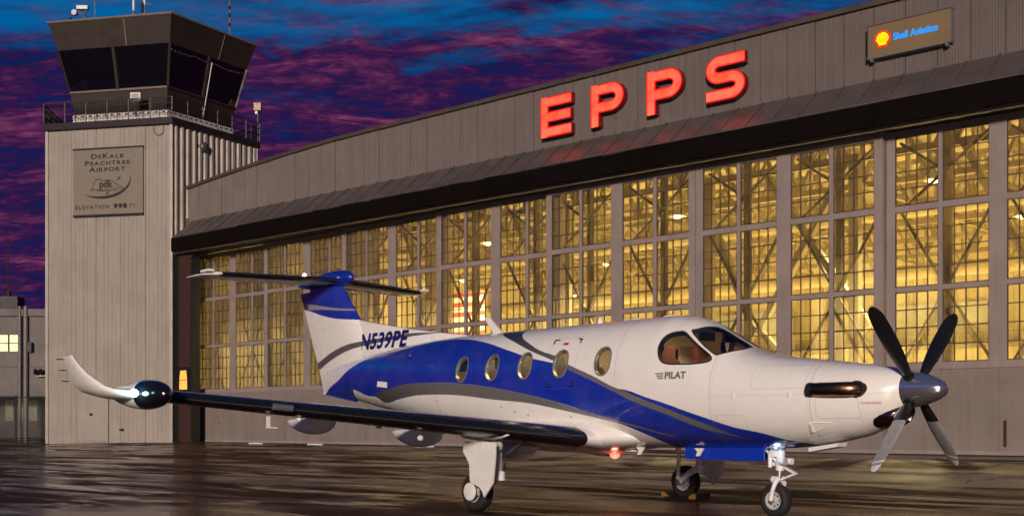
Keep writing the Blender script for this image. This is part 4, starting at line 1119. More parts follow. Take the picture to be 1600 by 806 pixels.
# --- cabin furniture
MB().box((-3.2,-.62,1.22),(2.9,.62,1.27)).build('cabin_floor','dark_panel',ac)
MB().box((-3.3,-.48,1.3),(-3.24,.48,2.5)).build('aft_bulkhead','cream_liner',ac)
mb=MB(); mb.box((1.55,-.66,1.27),(1.60,-.28,2.38)); mb.box((1.55,.28,1.27),(1.60,.66,2.38)); mb.build('cockpit_divider','cream_liner',ac)
def seat(u,y,face=1,mt='seat_leather'):
    s=MB(); s.box((u-.25,y-.24,1.42),(u+.25,y+.24,1.60)); o=s.build('seat',mt,ac)
    b=MB(); x0=u-.25*face; ring=[]
    for zz,th,wd in ((1.60,.16,.46),(1.9,.14,.48),(2.12,.12,.40),(2.16,.09,.24),(2.30,.10,.26),(2.34,.05,.2)):
        x=x0-.10*face*(zz-1.6)/.7; ring.append([(x-th/2,y-wd/2,zz),(x+th/2,y-wd/2*.9,zz),(x+th/2,y+wd/2*.9,zz),(x-th/2,y+wd/2,zz)])
    b.loft(ring); b.build('seat_back',mt,o,smooth=50); MB().box((u-.15,y-.12,1.27),(u+.15,y+.12,1.42)).build('seat_base','dark_panel',o)
for u,f in ((1.1,-1),(.0,1),(-.8,1),(-1.7,1)):
    for y in (-.38,.38): seat(u,y,f,'dark_seat')
for y in (-.36,.36): seat(2.25,y,1)
pn=MB(); pn.prism([(2.86,1.3),(2.88,1.98),(2.96,2.06),(3.08,2.03),(3.08,1.3)],'y',-.50,.50); pn.build('instrument_panel','dark_panel',ac)
ds=MB(); 
for y in (-.42,-.14,.14,.42): ds.box((2.905,y-.11,1.75),(2.92,y+.11,1.95))
ds.build('displays','decal_grey',ac)
for y in (-.36,.36):
    mb=MB(); mb.tube([(2.9,y,1.7),(2.72,y,1.74)],.02,8); mb.tube([(2.72,y-.14,1.86),(2.71,y-.15,1.76),(2.71,y-.05,1.72),(2.71,y+.05,1.72),(2.71,y+.15,1.76),(2.72,y+.14,1.86)],.017,8); mb.build('control_yoke','dark_panel',ac,smooth=50)
for y in (-.25,.25): MB().box((2.50,y-.14,2.38),(2.56,y+.14,2.50)).build('sun_visor','dark_panel',ac)
for nm,loc,en,sx,sy in (('cabin_light',(-.6,0,2.62),25,3.2,.3),('cockpit_light',(2.1,0,2.60),1.6,.4,.4)):  # added fill lights that brighten the window openings, not known fittings
    ld=bpy.data.lights.new(nm,'AREA'); ld.shape='RECTANGLE'; ld.size=sx; ld.size_y=sy; ld.energy=en; ld.color=(1,.80,.42) if sx>1 else (1,.62,.35)
    lo=bpy.data.objects.new(nm,ld); COL.objects.link(lo); lo.parent=ac; lo.location=loc
MB().box((-2.3,-.12,2.64),(1.1,.12,2.66)).build('cabin_lamp_strip','strip_glow',ac)  # glowing strip added along with the cabin fill

# --- dorsal fillet, fin, rudder
FT_=[(-6.9,3.42),(-6.38,3.29),(-5.56,3.15),(-4.73,3.02),(-3.94,2.91),(-3.19,2.825),(-2.74,2.77)]
def ftop(u):
    for (a,b),(c,d) in zip(FT_,FT_[1:]):
        if a<=u<=c: return b+(d-b)*(u-a)/(c-a)
    return FT_[0][1] if u<FT_[0][0] else 2.74
def fil_v(u,w_): q=max(0,ftop(u)-w_); k=max(0,min(1,(u+7.15)/1.7)); return .034+.012*min(q,1)+k*(.25*q**1.15)
def surf_v(u,w_):
    v=0
    if w_<fsec(u)[0]: v=fv(u,w_)
    if u<-2.75: v=max(v,fil_v(u,w_) if w_<ftop(u) else 0)
    return v
rings=[]
for i in range(34):
    u=-7.15+i*(4.45/33); tp=ftop(u); zs=[tp-.012]+[tp-(tp-2.15)*(k/9)**1.15 for k in range(1,10)]
    L=[(u,-fil_v(u,z),z) for z in zs]; rings.append([(u,y*-1,z) for _,y,z in reversed(L)]+[(u,0,tp)]+L)
mb=MB(); mb.loft(rings,closed=False,caps=False); mb.build('dorsal_fillet','livery',ac,smooth=60)
def foil(n=14,th=.12,te=0.0):
    xs=[.5*(1-math.cos(PI*i/n)) for i in range(n+1)]
    yt=[5*th*(.2969*math.sqrt(x)-.126*x-.3516*x*x+.2843*x**3-.1036*x**4)+te*x for x in xs]; return list(zip(xs,yt))
def fin_ring(w_,le,te,x0,x1,th=.11,n=14):
    ch=le-te; A=[(x,y) for x,y in foil(24,th)]
    def yt(x): return 5*th*(.2969*math.sqrt(max(x,0))-.126*x-.3516*x*x+.2843*x**3-.1036*x**4)
    xs=[x0+(x1-x0)*.5*(1-math.cos(PI*i/n)) for i in range(n+1)]
    return [(le-ch*x,-yt(x)*ch-.003,w_) for x in xs]+[(le-ch*x,yt(x)*ch+.003,w_) for x in reversed(xs)]
def lin(a,b,t): return a+(b-a)*t
def fin_le(w_): return lin(-6.36,-7.10,(w_-3.2)/(4.02-3.2))
def fin_te(w_): return lin(-7.78,-8.76,(w_-1.87)/(4.05-1.87))
def hinge(w_): return lin(-7.30,-8.27,(w_-1.9)/(4.05-1.9))
rg=[fin_ring(w_,fin_le(w_),fin_te(w_),0,(fin_le(w_)-hinge(w_))/(fin_le(w_)-fin_te(w_)),.12) for w_ in (2.1,2.5,2.9,3.2,3.5,3.8,4.06)]
MB().loft(rg).build('fin','livery',ac,smooth=40)
rg=[fin_ring(w_,fin_le(w_),fin_te(w_),(fin_le(w_)-hinge(w_)+.012)/(fin_le(w_)-fin_te(w_)),1,.12) for w_ in (1.92,2.2,2.6,3.0,3.4,3.8,4.0)]
rud=MB().loft(rg).build('rudder','livery',ac,smooth=40)
MB().prism([(-7.80,1.86),(-6.62,1.68),(-6.40,1.98),(-6.6,2.1),(-7.6,2.05)],'y',-.03,.03).build('ventral_fin','livery',ac)
# tail bullet
mb=MB(); rg=[]
for i in range(19):
    f=i/18; u=lin(-6.70,-8.86,f); r=.175*math.sin(PI*min(1,f*1.0)**.62)**.72 if 0<f<1 else .002; r=max(r,.004); k=1-.25*f
    zc=4.185-.02*f; rg.append([(u,r*.95*math.cos(2*PI*q/20),zc+r*1.05*math.sin(2*PI*q/20)) for q in range(20)])
mb.loft(rg); mb.build('tail_bullet','blue_paint',ac,smooth=60)
# tailplane (two halves), elevators, boots
def flat_foil(v,le,te,z,th,x0,x1,n=12,side=1,grow_=0,zb=0):
    ch=le-te
    def yt(x): return 5*th*(.2969*math.sqrt(max(x,0))-.126*x-.3516*x*x+.2843*x**3-.1036*x**4)
    xs=[x0+(x1-x0)*.5*(1-math.cos(PI*i/n)) for i in range(n+1)]; k=math.copysign(1,side)
    up=[(le-ch*x+(grow_ if x<.5 else 0)*(1-x*4 if x<.25 else 0),-v*k,z+yt(x)*ch+.002+grow_) for x in xs]; dn=[(le-ch*x+(grow_*(1-x*4) if x<.25 else 0),-v*k,z-yt(x)*ch*.9-.002-grow_) for x in reversed(xs)]
    return up+dn
for s in (1,-1):
    T_=lambda v:(lin(-7.02,-7.72,(v-.05)/2.55),lin(-8.22,-8.62,(v-.05)/2.55),4.14)
    rg=[flat_foil(v,*T_(v),.11,0,.62,side=s) for v in (.05,.8,1.6,2.42)]
    tp=MB().loft(rg).build('tailplane','white_paint',ac,smooth=40)
    tipr=[flat_foil(v,lin(-7.70,-8.05,((v-2.42)/.2)**2),lin(-8.60,-8.70,(v-2.42)/.2),4.14,.11*(1-.75*((v-2.42)/.2)**2),0,1,side=s) for v in (2.425,2.5,2.56,2.62)]
    MB().loft(tipr).build('tip','white_paint',tp,smooth=40)
    rg=[flat_foil(v,*T_(v),.11,.635,1,side=s) for v in (.12,.8,1.6,2.41)]
    el=MB().loft(rg).build('elevator','white_paint',ac,smooth=40)
    rb=MB()
    for i in range(12):
        v=.35+i*.18; le,te,z=T_(v); rb.bar((lin(le,te,.64),-v*s,z-.045),(lin(le,te,.97),-v*s,z-.014),.012,.012)
    rb.build('ribs','white_paint',el)
    rg=[flat_foil(v,*T_(v),.11,0,.10,side=s,grow_=.004) for v in (.12,.9,1.7,2.36)]
    MB().loft(rg,closed=True).build('de_ice_boot','boot_rubber',tp,smooth=60)
    MB().box((-8.05,-s*2.50,4.17),(-7.72,-s*2.63,4.215)).build('balance_horn','white_paint',tp)
MB().lathe([(0,.03),(.028,.02),(.034,0),(.03,-.02)],(-7.55,-.62,4.245),'z',12).build('position_light','nav_white',ac)

# --- wings
def wle(v): return 1.10-.130*v
def wte(v): return lin(-1.02,-.93,(v-.7)/6.6)
def wz(v): return .935+.0865*v
def wing_ring(v,s,x0=0,x1=1,g=0,th=None,n=16):
    th=th or lin(.165,.13,(v-.6)/6.8); le,te=wle(v),wte(v); ch=le-te
    def yt(x): return 5*th*(.2969*math.sqrt(max(x,0))-.126*x-.3516*x*x+.2843*x**3-.1036*x**4)
    def cam(x): return .028*math.sin(PI*min(1,x))*(1) 
    xs=[x0+(x1-x0)*.5*(1-math.cos(PI*i/n)) for i in range(n+1)]
    def pt(x,sg):
        k=max(0,1-x*5) ; return (le-ch*x+g*k,-v*s,wz(v)+(cam(x)+sg*yt(x))*ch+sg*(g+.002))
    return [pt(x,1) for x in xs]+[pt(x,-1) for x in reversed(xs)]
for s in (1,-1):
    wg=MB().loft([wing_ring(v,s,0,.74) for v in (.45,.8,1.6,2.6,3.6,4.6,5.6,6.6,7.1,7.35)]).build('wing','white_paint',ac,smooth=40)
    MB().loft([wing_ring(v,s,.75,1) for v in (.85,2.0,3.4,4.9)]).build('flap','white_paint',wg,smooth=40)
    MB().loft([wing_ring(v,s,.75,1) for v in (4.93,6.0,7.3)]).build('aileron','white_paint',wg,smooth=40)
    MB().loft([wing_ring(v,s,0,.135,.005) for v in (1.02,1.10)+tuple(1.6+i*.8 for i in range(7))+(6.98,)]).build('de_ice_boot','boot_rubber',wg,smooth=60)
    # raised hairline along the boot
    mb=MB()
    for xx,sg in ((.0,0),):
        mb.tube([(wle(v)+.008,-v*s,wz(v)-.004) for v in (1.3,3,5,6.9)],.0035,5)
    mb.build('boot_seam','rubber_edge',wg)
    # outer wing and winglet, swept up in one curved piece
    rg=[]
    zw=wz(7.45)
    path=[(7.36,wz(7.36),0,wle(7.36),-.93),(7.48,wz(7.48),4,.08,-.93),(7.57,zw+.03,20,-.01,-.94),(7.63,zw+.075,42,-.12,-.96),(7.665,zw+.14,60,-.24,-.99),(7.70,zw+.24,70,-.48,-.99),(7.735,zw+.36,72,-.66,-1.05),(7.75,zw+.44,72,-.76,-1.09),(7.755,zw+.46,72,-.78,-1.10)]
    for i,(v,z,an,le,te) in enumerate(path):
        f=i/(len(path)-1); ch=le-te; th=lin(.13,.08,f); ca,sa=math.cos(R(an)),math.sin(R(an))
        def yt(x): return 5*th*(.2969*math.sqrt(max(x,0))-.126*x-.3516*x*x+.2843*x**3-.1036*x**4)
        xs=[.5*(1-math.cos(PI*k/16)) for k in range(17)]
        rg.append([(le-ch*x,-(v-sa*yt(x)*ch*1)*s,z+ca*(yt(x)*ch+.002)) for x in xs]+[(le-ch*x,-(v+sa*yt(x)*ch)*s,z-ca*(yt(x)*ch+.002)) for x in reversed(xs)])
    wl=MB().loft(rg).build('winglet','white_paint',wg,smooth=50)
    mb=MB()
    for q in range(3): mb.tube([(-1.06,-(7.75-.03*q)*s,zw+.42-.13*q),(-1.26,-(7.76-.03*q)*s,zw+.43-.13*q)],.006,5)
    mb.build('static_wick','decal_black',wg)
    # flap track fairings
    for v,l,hh in ((1.0,1.15,.15),(2.62,1.2,.20),(4.42,1.15,.16)):
        rg=[]
        for i in range(13):
            f=i/12; u=lin(-.32,-1.62,f); r=max(.004,math.sin(PI*f**.85)**.6); zt=wz(v)-.04
            if v==1.0: u+=.22; zt=.88
            rg.append([(u,-s*v+.085*r*math.cos(2*PI*q/14),zt+(.05 if math.sin(2*PI*q/14)>0 else hh+.03)*r*math.sin(2*PI*q/14)) for q in range(14)])
        MB().loft(rg).build('flap_fairing','gear_white',wg,smooth=60)
    # drain masts, lights below the wing
    mb=MB(); mb.box((wle(5.7)-.23,-5.715*s,wz(5.7)-.10),(wle(5.7)-.18,-5.685*s,wz(5.7)-.235)); mb.box((wle(5.7)-.26,-5.705*s,wz(5.7)-.247),(wle(5.7)+.02,-5.695*s,wz(5.7)-.235)); mb.build('pitot_probe','gear_white',wg)
    MB().lathe([(0,.05),(.03,.03),(.035,0),(.02,-.05)],(wle(5.4)-.2,-5.3*s,wz(5.4)-.11),'x',10).build('drain_light','gear_white',wg)
    MB().lathe([(0,.04),(.035,.03),(.04,0),(.02,-.04)],(wle(3.4)-.3,-3.55*s,wz(3.5)-.19),'x',10).build('drain_light','gear_white',wg)
# stall vane block on the near boot
MB().tube([(wle(5.6)+.01,-5.50,wz(5.6)),(wle(5.75)+.01,-5.75,wz(5.75)+.01)],.045,10).build('stall_sensor','steel',ac,smooth=50)
# wing root fairing: a long belly pan flowing into the hull
rg=[]
for i in range(29):
    f=i/28; u=lin(1.75,-2.75,f); r=max(.02,math.sin(PI*f**.80)**.62)
    ring=[]
    for q in range(28):
        a=2*PI*q/28; c_,s_=math.cos(a),math.sin(a); ring.append((u,1.02*r*math.copysign(abs(c_)**.9,c_),1.06+(.30 if s_>0 else .27)*r*math.copysign(abs(s_)**.85,s_)))
    rg.append(ring)
MB().loft(rg).build('belly_fairing','white_paint',ac,smooth=70)
# weather radar pod on the near wing
pv,pz=7.20,wz(7.20); pf=MB(); rg=[]
for i in range(21):
    f=i/20; u=lin(.62,-1.0,f)
    r=.172*(math.sqrt(max(0,1-((.34-f)/.34)**2)) if f<.34 else (1-((f-.34)/.66)**1.9)**.9 if f<1 else .02)
    r=max(r,.004); rg.append([(u,-pv+r*math.cos(2*PI*q/24),pz+.01+r*math.sin(2*PI*q/24)) for q in range(24)])
MB().loft(rg[:8]).build('radome','radome_black',ac,smooth=60)
MB().loft(rg[7:]).build('radar_pod','white_paint',ac,smooth=60)
nl=MB().lathe([(0,.05),(.035,.03),(.045,0),(.03,-.04)],(.26,-7.44,pz+.02),'x',12).build('navigation_light','nav_green',ac)
def spot(nm,loc,en,colr,size=.05):
    ld=bpy.data.lights.new(nm,'POINT'); ld.energy=en; ld.color=colr; ld.shadow_soft_size=size
    lo=bpy.data.objects.new(nm,ld); COL.objects.link(lo); lo.parent=ac; lo.location=loc
spot('navigation_glow',(.36,-7.56,pz+.06),.6,(.35,1,.95)); spot('tail_glow',(-7.50,-.66,4.33),.8,(1,.55,.4))
# belly beacon
MB().lathe([(0,-.09),(.06,-.07),(.08,-.02),(.08,0)],(.55,-.02,.795),'z',14).build('beacon','beacon_red',ac)
MB().lathe([(0,-.012),(.17,-.008),(.26,.03),(.28,.06)],(.55,0,.80),'z',18).build('beacon_base','white_paint',ac,smooth=60)
spot('beacon_glow',(.62,-.1,.66),2.2,(1,.16,.10))
# antennas on the back and belly
MB().prism([(-2.08,2.765),(-2.32,2.77),(-2.58,3.07),(-2.46,3.08)],'y',-.018,.018).build('blade_antenna','white_paint',ac)
MB().lathe([(.001,.11),(.035,.09),(.05,.03),(.055,0)],(.22,0,2.775),'z',12).build('dome_antenna','white_paint',ac,smooth=60)
for u in (1.02,1.68): 
    MB().lathe([(.001,.03),(.10,.022),(.14,0),(.145,-.01)],(u,0,2.785),'z',16).build('gps_antenna','white_paint',ac,smooth=60)
mb=MB(); 
for u in (1.25,2.35): 
    MB().prism([(u,.90),(u+.16,.90),(u+.12,.845),(u+.08,.79),(u+.02,.79),(u+.05,.85)],'y',-.30,-.27).build('blade_antenna','white_paint',ac)
MB().box((.95,-.22,.83),(1.12,-.12,.86)).build('belly_light','gear_white',ac)
# tail step and small hull fittings
MB().prism([(-4.98,1.93),(-4.62,1.90),(-4.62,2.0),(-4.96,2.03)],'y',-fv(-4.8,1.97)-.02,-fv(-4.8,1.97)+.05).build('tail_vent','white_paint',ac)

# --- engine cowling details
def on_side(u,w_,off=.004): return (u,-(surf_v(u,w_)+off),w_)
def decal(pts2,mt,name,parent=ac,off=.004,s=1):     # thin polygon strip wrapped on the hull
    mb=MB(); mb.add([((p:=on_side(u,w_,off))[0],p[1]*s,p[2]) for u,w_ in pts2],[tuple(range(len(pts2)))]); return mb.build(name,mt,parent,fix=False)
for s in (1,-1):
    # exhaust stub: recessed port, bent pipe swept back
    v0=fv(5.0,1.66)
    MB().lathe([(.0,.006),(.085,.008),(.10,.001),(.10,-.05)],(5.02,-s*(v0-.005),1.655),'y',20).build('exhaust_port','soot',ac)
    pts=[(5.06,-s*(v0-.12),1.655),(5.03,-s*(v0+.02),1.655),(4.95,-s*(v0+.10),1.655),(4.80,-s*(v0+.14),1.655),(4.62,-s*(v0+.155),1.655),(4.44,-s*(v0+.16),1.655)]
    ex=MB().tube(pts,[.075,.085,.088,.086,.086,.080],18).build('exhaust_stack','exhaust',ac,smooth=60)
    MB().tube([(4.50,-s*(v0+.159),1.655),(4.434,-s*(v0+.1605),1.655)],.086,18).build('exhaust_lip','soot',ex,smooth=60)
# chin inlet
def inl(q,k,du): 
    a=2*PI*q/28; z=1.335+.135*k*math.sin(a); return (5.355+.55*(z-1.335)+du,.235*k*math.cos(a)*(1-.1*math.sin(a)),z)
mb=MB(); mb.loft([[inl(q,k,du) for q in range(28)] for k,du in ((1.22,-.20),(1.13,-.06),(1.06,.0),(1.0,.012),(.93,.0),(.88,-.05))],caps=False); mb.build('chin_inlet','chrome_lip',ac,smooth=70)
MB().add([inl(q,.95,-.035) for q in range(28)],[tuple(range(28))]).build('inlet_throat','soot',ac,fix=False)  # flat near-black sheet paints the shade inside the inlet
MB().prism([(4.18,.93),(4.62,1.0),(4.60,.95),(4.18,.88)],'y',-.25,-.05).build('drain_scoop','gear_white',ac)
mb=MB(); 
for a,b in (((4.405,1.24),(4.395,1.135)),): mb.bar(on_side(*a,.02),on_side(*b,.03),.03,.03)
mb.bar(on_side(4.41,1.25,.01),on_side(4.66,1.25,.004),.012,.012); mb.bar(on_side(4.40,1.135,.01),on_side(4.66,1.245,.004),.008,.008); mb.build('naca_scoop','white_paint',ac)
for u,w_ in ((3.35,1.60),(4.15,1.60),(4.55,1.60)):
    MB().box((u-.02,-(fv(u,w_)+.012),w_-.035),(u+.02,-(fv(u,w_)-.01),w_+.035)).build('cowl_latch','gear_white',ac)
# spinner and propeller
HUBU,HUBZ=5.46,1.645
prof=[];sg=[]
for i in range(15):
    f=i/14; prof.append((max(.001,.226*math.sqrt(1-f**1.75)*(1-.10*f)),.53*f-.03))
sp=MB().lathe([(.228,-.07)]+prof,(HUBU-.02,0,HUBZ),'x',40).build('spinner','chrome',ac,smooth=60)
def blade(k,ang_):
    mbk=MB(); rg=[];segs=[]
    rad=[.17,.24,.32,.42,.53,.55,.70,.85,1.0,1.1,1.16,1.175,1.19,1.22,1.235,1.27,1.30,1.325,1.335]
    for r in rad:
        if r<.30: ch=.085+ .4*(r-.17)*.3
        else: ch=.095+.115*math.sin(PI*min(1,(r-.25)/1.40)**.78)
        if r>1.15: ch*=math.sqrt(max(.03,1-((r-1.15)/.19)**2.0))
        th=lin(.085,.012,min(1,(r-.15)/.9)); th=max(th,.010)
        pit=R(lin(88,74,(r-.2)/1.1))      # blade angle from the disc plane, coarse when parked
        sec=[]
        for q in range(12):
            a=2*PI*q/12; x=ch/2*math.cos(a); y=th/2*math.sin(a)
            # chord direction: mix of disc tangent and axis
            sec.append((x*math.sin(pit)+y*math.cos(pit)*-1, x*math.cos(pit)+y*math.sin(pit), r))
        rg.append(sec)
    b=MB(); vs=[p for r_ in rg for p in r_]; n_=12; fs=[];ms=[]
    for i in range(len(rg)-1):
        rm=(rad[i]+rad[i+1])/2
        for q in range(n_):
            fs.append((i*n_+q,i*n_+(q+1)%n_,(i+1)*n_+(q+1)%n_,(i+1)*n_+q))
            facing=(q>=6)
            if facing: m_=0
            else: m_=0 if rm<.54 else (2 if (rm>1.155 and rm<1.20) or rm>1.235 else 1)
            ms.append(m_)
    fs.append(tuple(range((len(rg)-1)*n_,len(rg)*n_))); ms.append(2 if False else 0); fs.append(tuple(range(n_))[::-1]); ms.append(0)
    b.v=vs;b.f=fs;b.m=ms
    o=b.build('propeller_blade',['prop_black','prop_grey','prop_white'],ac,smooth=60)
    # blade built along +z; turn about the shaft
    o.location=(HUBU+.06,0,HUBZ); o.rotation_euler=(ang_,0,0)
    lo=MB(); lo.lathe([(.001,-.002),(.022,0)],(0,0,0),'x',6); return o
for k in range(4): blade(k,R(46.2-90+90*k)+0)
for k in range(4):
    a=R(46.2-90+90*k); MB().tube([(HUBU+.06,-math.sin(a)*.15,HUBZ+math.cos(a)*.15),(HUBU+.06,-math.sin(a)*.235,HUBZ+math.cos(a)*.235)],[.075,.062],16).build('blade_root','rail_dark',ac,smooth=60)

# --- landing gear
def wheel(parent,c,r,wd,axis='y',rimr=.45):
    t=MB().lathe([(r*.56,-wd*.40),(r*.72,-wd*.49),(r*.90,-wd*.44),(r*.985,-wd*.28),(r,-wd*.1),(r*1.0,wd*.1),(r*.985,wd*.28),(r*.90,wd*.44),(r*.72,wd*.49),(r*.56,wd*.40)],c,axis,36,caps=False).build('tyre','tyre',parent,smooth=60)
    rm=MB().lathe([(.03,-wd*.30),(r*.20,-wd*.30),(r*.24,-wd*.20),(r*.44,-wd*.22),(r*.50,-wd*.38),(r*.57,-wd*.40),(r*.57,wd*.40),(r*.50,wd*.38),(r*.44,wd*.22),(r*.24,wd*.20),(r*.2,wd*.30),(.03,wd*.30)],c,axis,28).build('rim','rim',parent,smooth=30)
    hl=MB()
    for k in range(8):
        a=2*PI*k/8
        for sg_ in (-1,1): hl.lathe([(0,0),(r*.055,0)],(c[0]+r*.34*math.cos(a),c[1]+sg_*(wd*.225),c[2]+r*.34*math.sin(a)),'y',8)
    hl.build('rim_holes','soot',rm)  # flat dark discs paint the shade of the holes
for s in (1,-1):
    y=-2.265*s; lg=link('main_landing_gear',None,ac,(0,0,0))
    r_=.272; wheel(lg,(0,y,r_),r_,.21)
    zt=wz(2.3)-.10; lu,ly=(.31,.13*s) if s==1 else (.44,.18*s)
    MB().tube([(lu,y+ly,zt),(lu,y+ly,.52)],[.055,.05],14).build('oleo_leg','gear_white',lg,smooth=50)
    MB().tube([(lu+.03,y+ly,.44),(lu+.03,y+ly,.57)],.075,14).build('leg_knuckle','gear_white',lg,smooth=50)
    MB().tube([(lu,y+ly,.53),(lu*.5,y+.165*s,.42),(.0,y+.155*s,r_)],[.06,.055,.05],12).build('trailing_arm','gear_white',lg,smooth=50)
    MB().tube([(-.03,y+.17*s,r_+.05),(.02,y+.19*s,.80)],[.035,.028],12).build('shock_strut','gear_white',lg,smooth=50)
    MB().tube([(-.01,y+.19*s,.76),(.03,y+.195*s,zt)],.045,12).build('shock_upper','gear_white',lg,smooth=50)
    MB().tube([(0,y+.22*s,r_),(0,y-.06*s,r_)],.04,12).build('axle','steel',lg,smooth=50)
    mb=MB(); mb.tube([(lu,y+ly,.74),(.62,y+.5*s,zt+.04)],.016,8); mb.tube([(lu,y+ly,.70),(.58,y+.52*s,zt+.02)],.012,8); mb.build('side_brace','cab_dark_edge',lg,smooth=50)
    MB().lathe([(.02,.0),(.055,.01),(.075,.03),(.085,.0),(.07,-.03)],(.42,y+.02*s,zt-.10),'y',16).build('taxi_light','rim',lg,smooth=50)
    # outer leg door: shaped plate with a hooked lower end
    P0=[(.02,.99),(.655,.985),(.66,.80),(.635,.62),(.595,.41),(.40,.215),(.36,.30),(.30,.355),(.225,.375),(.19,.38),(.14,.40),(.095,.44),(.09,.66),(.04,.74),(-.05,.84),(-.045,.93)]
    dy=-2.475*s
    mb=MB(); n_=len(P0)
    rg1=[(u,dy-s*.018*math.sin((w_-.2)*3),w_) for u,w_ in P0]; rg2=[(u,y_+s*.022,w_) for u,y_,w_ in rg1]
    mb.add(rg1+rg2,[tuple(range(n_)),tuple(range(n_,2*n_))[::-1]]+[(i,(i+1)%n_,n_+(i+1)%n_,n_+i) for i in range(n_)]); mb.build('leg_door','gear_white',lg)
    MB().lathe([(.001,-.016),(.10,-.014),(.125,-.008),(.13,.01),(.001,.012)],(.02,-2.43*s,r_+.005),'y',26).build('hub_cover','gear_white',lg,smooth=40)
    mb=MB(); rg=[]
    for i in range(9):
        f=i/8; u=lin(.80,-.30,f); q=max(.05,math.sin(PI*f)**.5); rg.append([(u,-2.36*s+.16*q*math.cos(2*PI*k/12),zt+.05+.085*q*math.sin(2*PI*k/12)) for k in range(12)])
    MB().loft(rg).build('hinge_fairing','gear_white',lg,smooth=60)
    mb=MB(); mb.tube([(.40,y+.16*s,.9),(.47,y+.12*s,.7),(.40,y+.15*s,.55)],.009,6); mb.build('brake_line','decal_black',lg)
    if s==-1:
        pass
ng=link('nose_landing_gear',None,ac,(0,0,0)); nu=3.56; rr=.222
wheel(ng,(nu-.06,0,rr),rr,.17)
MB().tube([(nu+.02,0,.98),(nu,0,.62)],[.06,.058],14).build('upper_leg','gear_white',ng,smooth=50)
MB().tube([(nu,0,.64),(nu-.01,0,.50)],.038,12).build('oleo','steel',ng,smooth=50)
for sg_ in (-1,1):
    MB().tube([(nu-.01,.03*sg_,.50),(nu-.0,.10*sg_,.46),(nu-.03,.118*sg_,.36),(nu-.06,.12*sg_,rr)],[.035,.032,.028,.03],10).build('fork_arm','gear_white',ng,smooth=50)
MB().tube([(nu-.06,-.14,rr),(nu-.06,.14,rr)],.024,10).build('axle','steel',ng,smooth=50)
mb=MB(); mb.bar((nu+.03,0,.68),(nu+.26,0,.585),.05,.025); mb.bar((nu+.26,0,.585),(nu+.03,0,.50),.05,.025); mb.build('torque_link','gear_white',ng)
MB().tube([(nu-.03,-.11,.505),(nu-.03,.11,.505)],.04,10).build('fork_head','gear_white',ng,smooth=50)
mb=MB(); mb.box((nu-.10,-.08,.80),(nu-.02,.08,.96)); mb.tube([(nu-.12,-.05,.86),(nu-.12,-.05,.66)],.03,8); mb.tube([(nu-.14,.02,.70),(nu+.05,.02,.70)],.035,8); mb.build('steering_block','gear_white',ng,smooth=50)
for y in (-.07,.08): 
    MB().tube([(nu+.06,y,.74),(nu+.14,y,.74)],.045,16).build('lamp_can','gear_white',ng,smooth=50)
MB().lathe([(0,.004),(.055,0)],(nu+.142,-.07,.745),'x',16).build('taxi_lens','rim',ng)
MB().lathe([(0,-.03),(.03,-.01),(.035,.02)],(nu+.05,-.16,.935),'z',12).build('landing_lamp','landing_white',ng)
spot('landing_glow',(nu+.10,-.22,.88),.7,(.35,.65,1))
MB().tube([(nu-.25,-.05,.95),(nu-.02,-.02,.72)],.022,8).build('drag_strut','gear_white',ng,smooth=50)
for y,mt in ((-.215,'belly_blue'),(.215,'belly_blue')):
    MB().box((2.12,y-.012,.745),(3.47,y+.012,.925)).build('nose_gear_door',mt,ac)

# --- letters and marks on the hull
def wrap_text(st,size,u0,w0,mt,name,sx=1,bold=0,shear=0,off=.008,side=1,spacing=1,slope=0):
    vs,fs=text_mb(st,size,0,bold=bold,shear=shear,sx=sx,spacing=spacing)
    bm=bmesh.new(); bv=[bm.verts.new(v) for v in vs]
    for f in fs:
        try: bm.faces.new([bv[i] for i in f])
        except ValueError: pass
    bmesh.ops.triangulate(bm,faces=bm.faces); 
    for _ in range(2): bmesh.ops.subdivide_edges(bm,edges=[e for e in bm.edges if e.calc_length()>.06],cuts=1,use_grid_fill=False); bmesh.ops.triangulate(bm,faces=bm.faces)
    for v in bm.verts:
        u=u0+v.co.x*side if side>0 else u0+v.co.x; 
        if side<0: u=u0-v.co.x
        w_=w0+v.co.y+slope*v.co.x; v.co=(u,-side*(surf_v(u,w_)+off),w_)
    me=bpy.data.meshes.new(name); bm.to_mesh(me); bm.free(); me.materials.append(MATS[mt]); return link(name,me,ac)
wrap_text('N539PE',.425,-6.30,2.70,'decal_navy','registration_number',sx=1.04,bold=.014,shear=.04,off=.012,spacing=1.08)
wrap_text('N539PE',.425,-4.55,2.70,'decal_navy','registration_number',sx=1.02,bold=.012,shear=.12,off=.012,side=-1,spacing=1.08)
wrap_text('PILAT',.125,2.235,1.855,'decal_grey','maker_lettering',sx=1.1,bold=.006,off=.006,spacing=1.02)
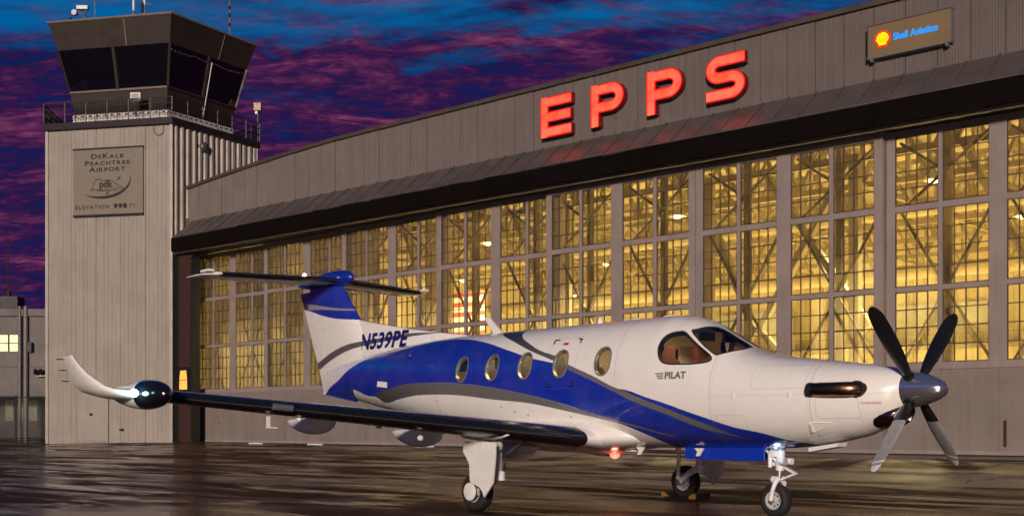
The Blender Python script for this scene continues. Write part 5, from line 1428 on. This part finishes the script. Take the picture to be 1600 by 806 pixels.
for k in range(3):
    decal([(2.07+.022*k,1.935-.032*k),(2.215,1.935-.032*k),(2.215,1.918-.032*k),(2.085+.022*k,1.918-.032*k)],'decal_grey','wing_emblem',off=.007)
for P_ in ([(-.11,2.455),(-.085,2.455),(-.09,2.51),(-.0,2.505),(-.0,2.52),(-.12,2.525)],[(.40,2.52),(.50,2.51),(.49,2.45),(.465,2.45),(.47,2.495),(.40,2.505)]):
    decal(P_,'decal_black','rescue_mark',off=.012)
for P_ in ([(-.115,1.885),(-.095,1.885),(-.095,1.805),(-.01,1.80),(-.01,1.785),(-.115,1.785)],[(.47,1.88),(.49,1.88),(.49,1.782),(.385,1.785),(.385,1.80),(.47,1.80)]):
    decal(P_,'decal_black','rescue_mark',off=.007)
decal([(.12,2.43),(.23,2.425),(.24,2.46),(.13,2.465)],'decal_red','exit_label',off=.012)
wrap_text('WARNING',.045,5.05,1.47,'decal_red','warning_label',sx=1.0,off=.006)
for k,P_ in enumerate(((-2.95,1.62),(-1.2,1.50),(-.9,1.42),(-.6,1.36),(.35,1.33),(.75,1.38))): decal([(P_[0],P_[1]),(P_[0]+.03,P_[1]),(P_[0]+.03,P_[1]+.02),(P_[0],P_[1]+.02)],'decal_grey','fastener',off=.006)

# wheel chocks under the far main wheel
def chocks():
    c=thing('wheel_chock','pair of dark wheel chocks with yellow ends at the far main wheel','chock',(1.221-2.265*-1*math.sin(R(49.114))*1,18.005+2.265*math.cos(R(49.114)),0),-R(49.114))
    for x in (-.25,.33):
        sg_=1 if x>0 else -1
        b=MB().prism([(x+.07*sg_,0),(x-.06*sg_,0),(x-.05*sg_,.04),(x+.04*sg_,.09),(x+.07*sg_,.08)],'y',-.22,.16).build('chock','rail_dark',c)
        MB().prism([(x+.075*sg_,0),(x-.065*sg_,0),(x-.055*sg_,.042),(x+.04*sg_,.095),(x+.075*sg_,.085)],'y',-.25,-.221).build('yellow_end','yellow_chock',b)
    MB().tube([(-.3,-.24,.02),(-.1,-.30,.012),(.1,-.30,.012),(.3,-.24,.02)],.01,6).build('rope','rail_dark',c)
chocks()
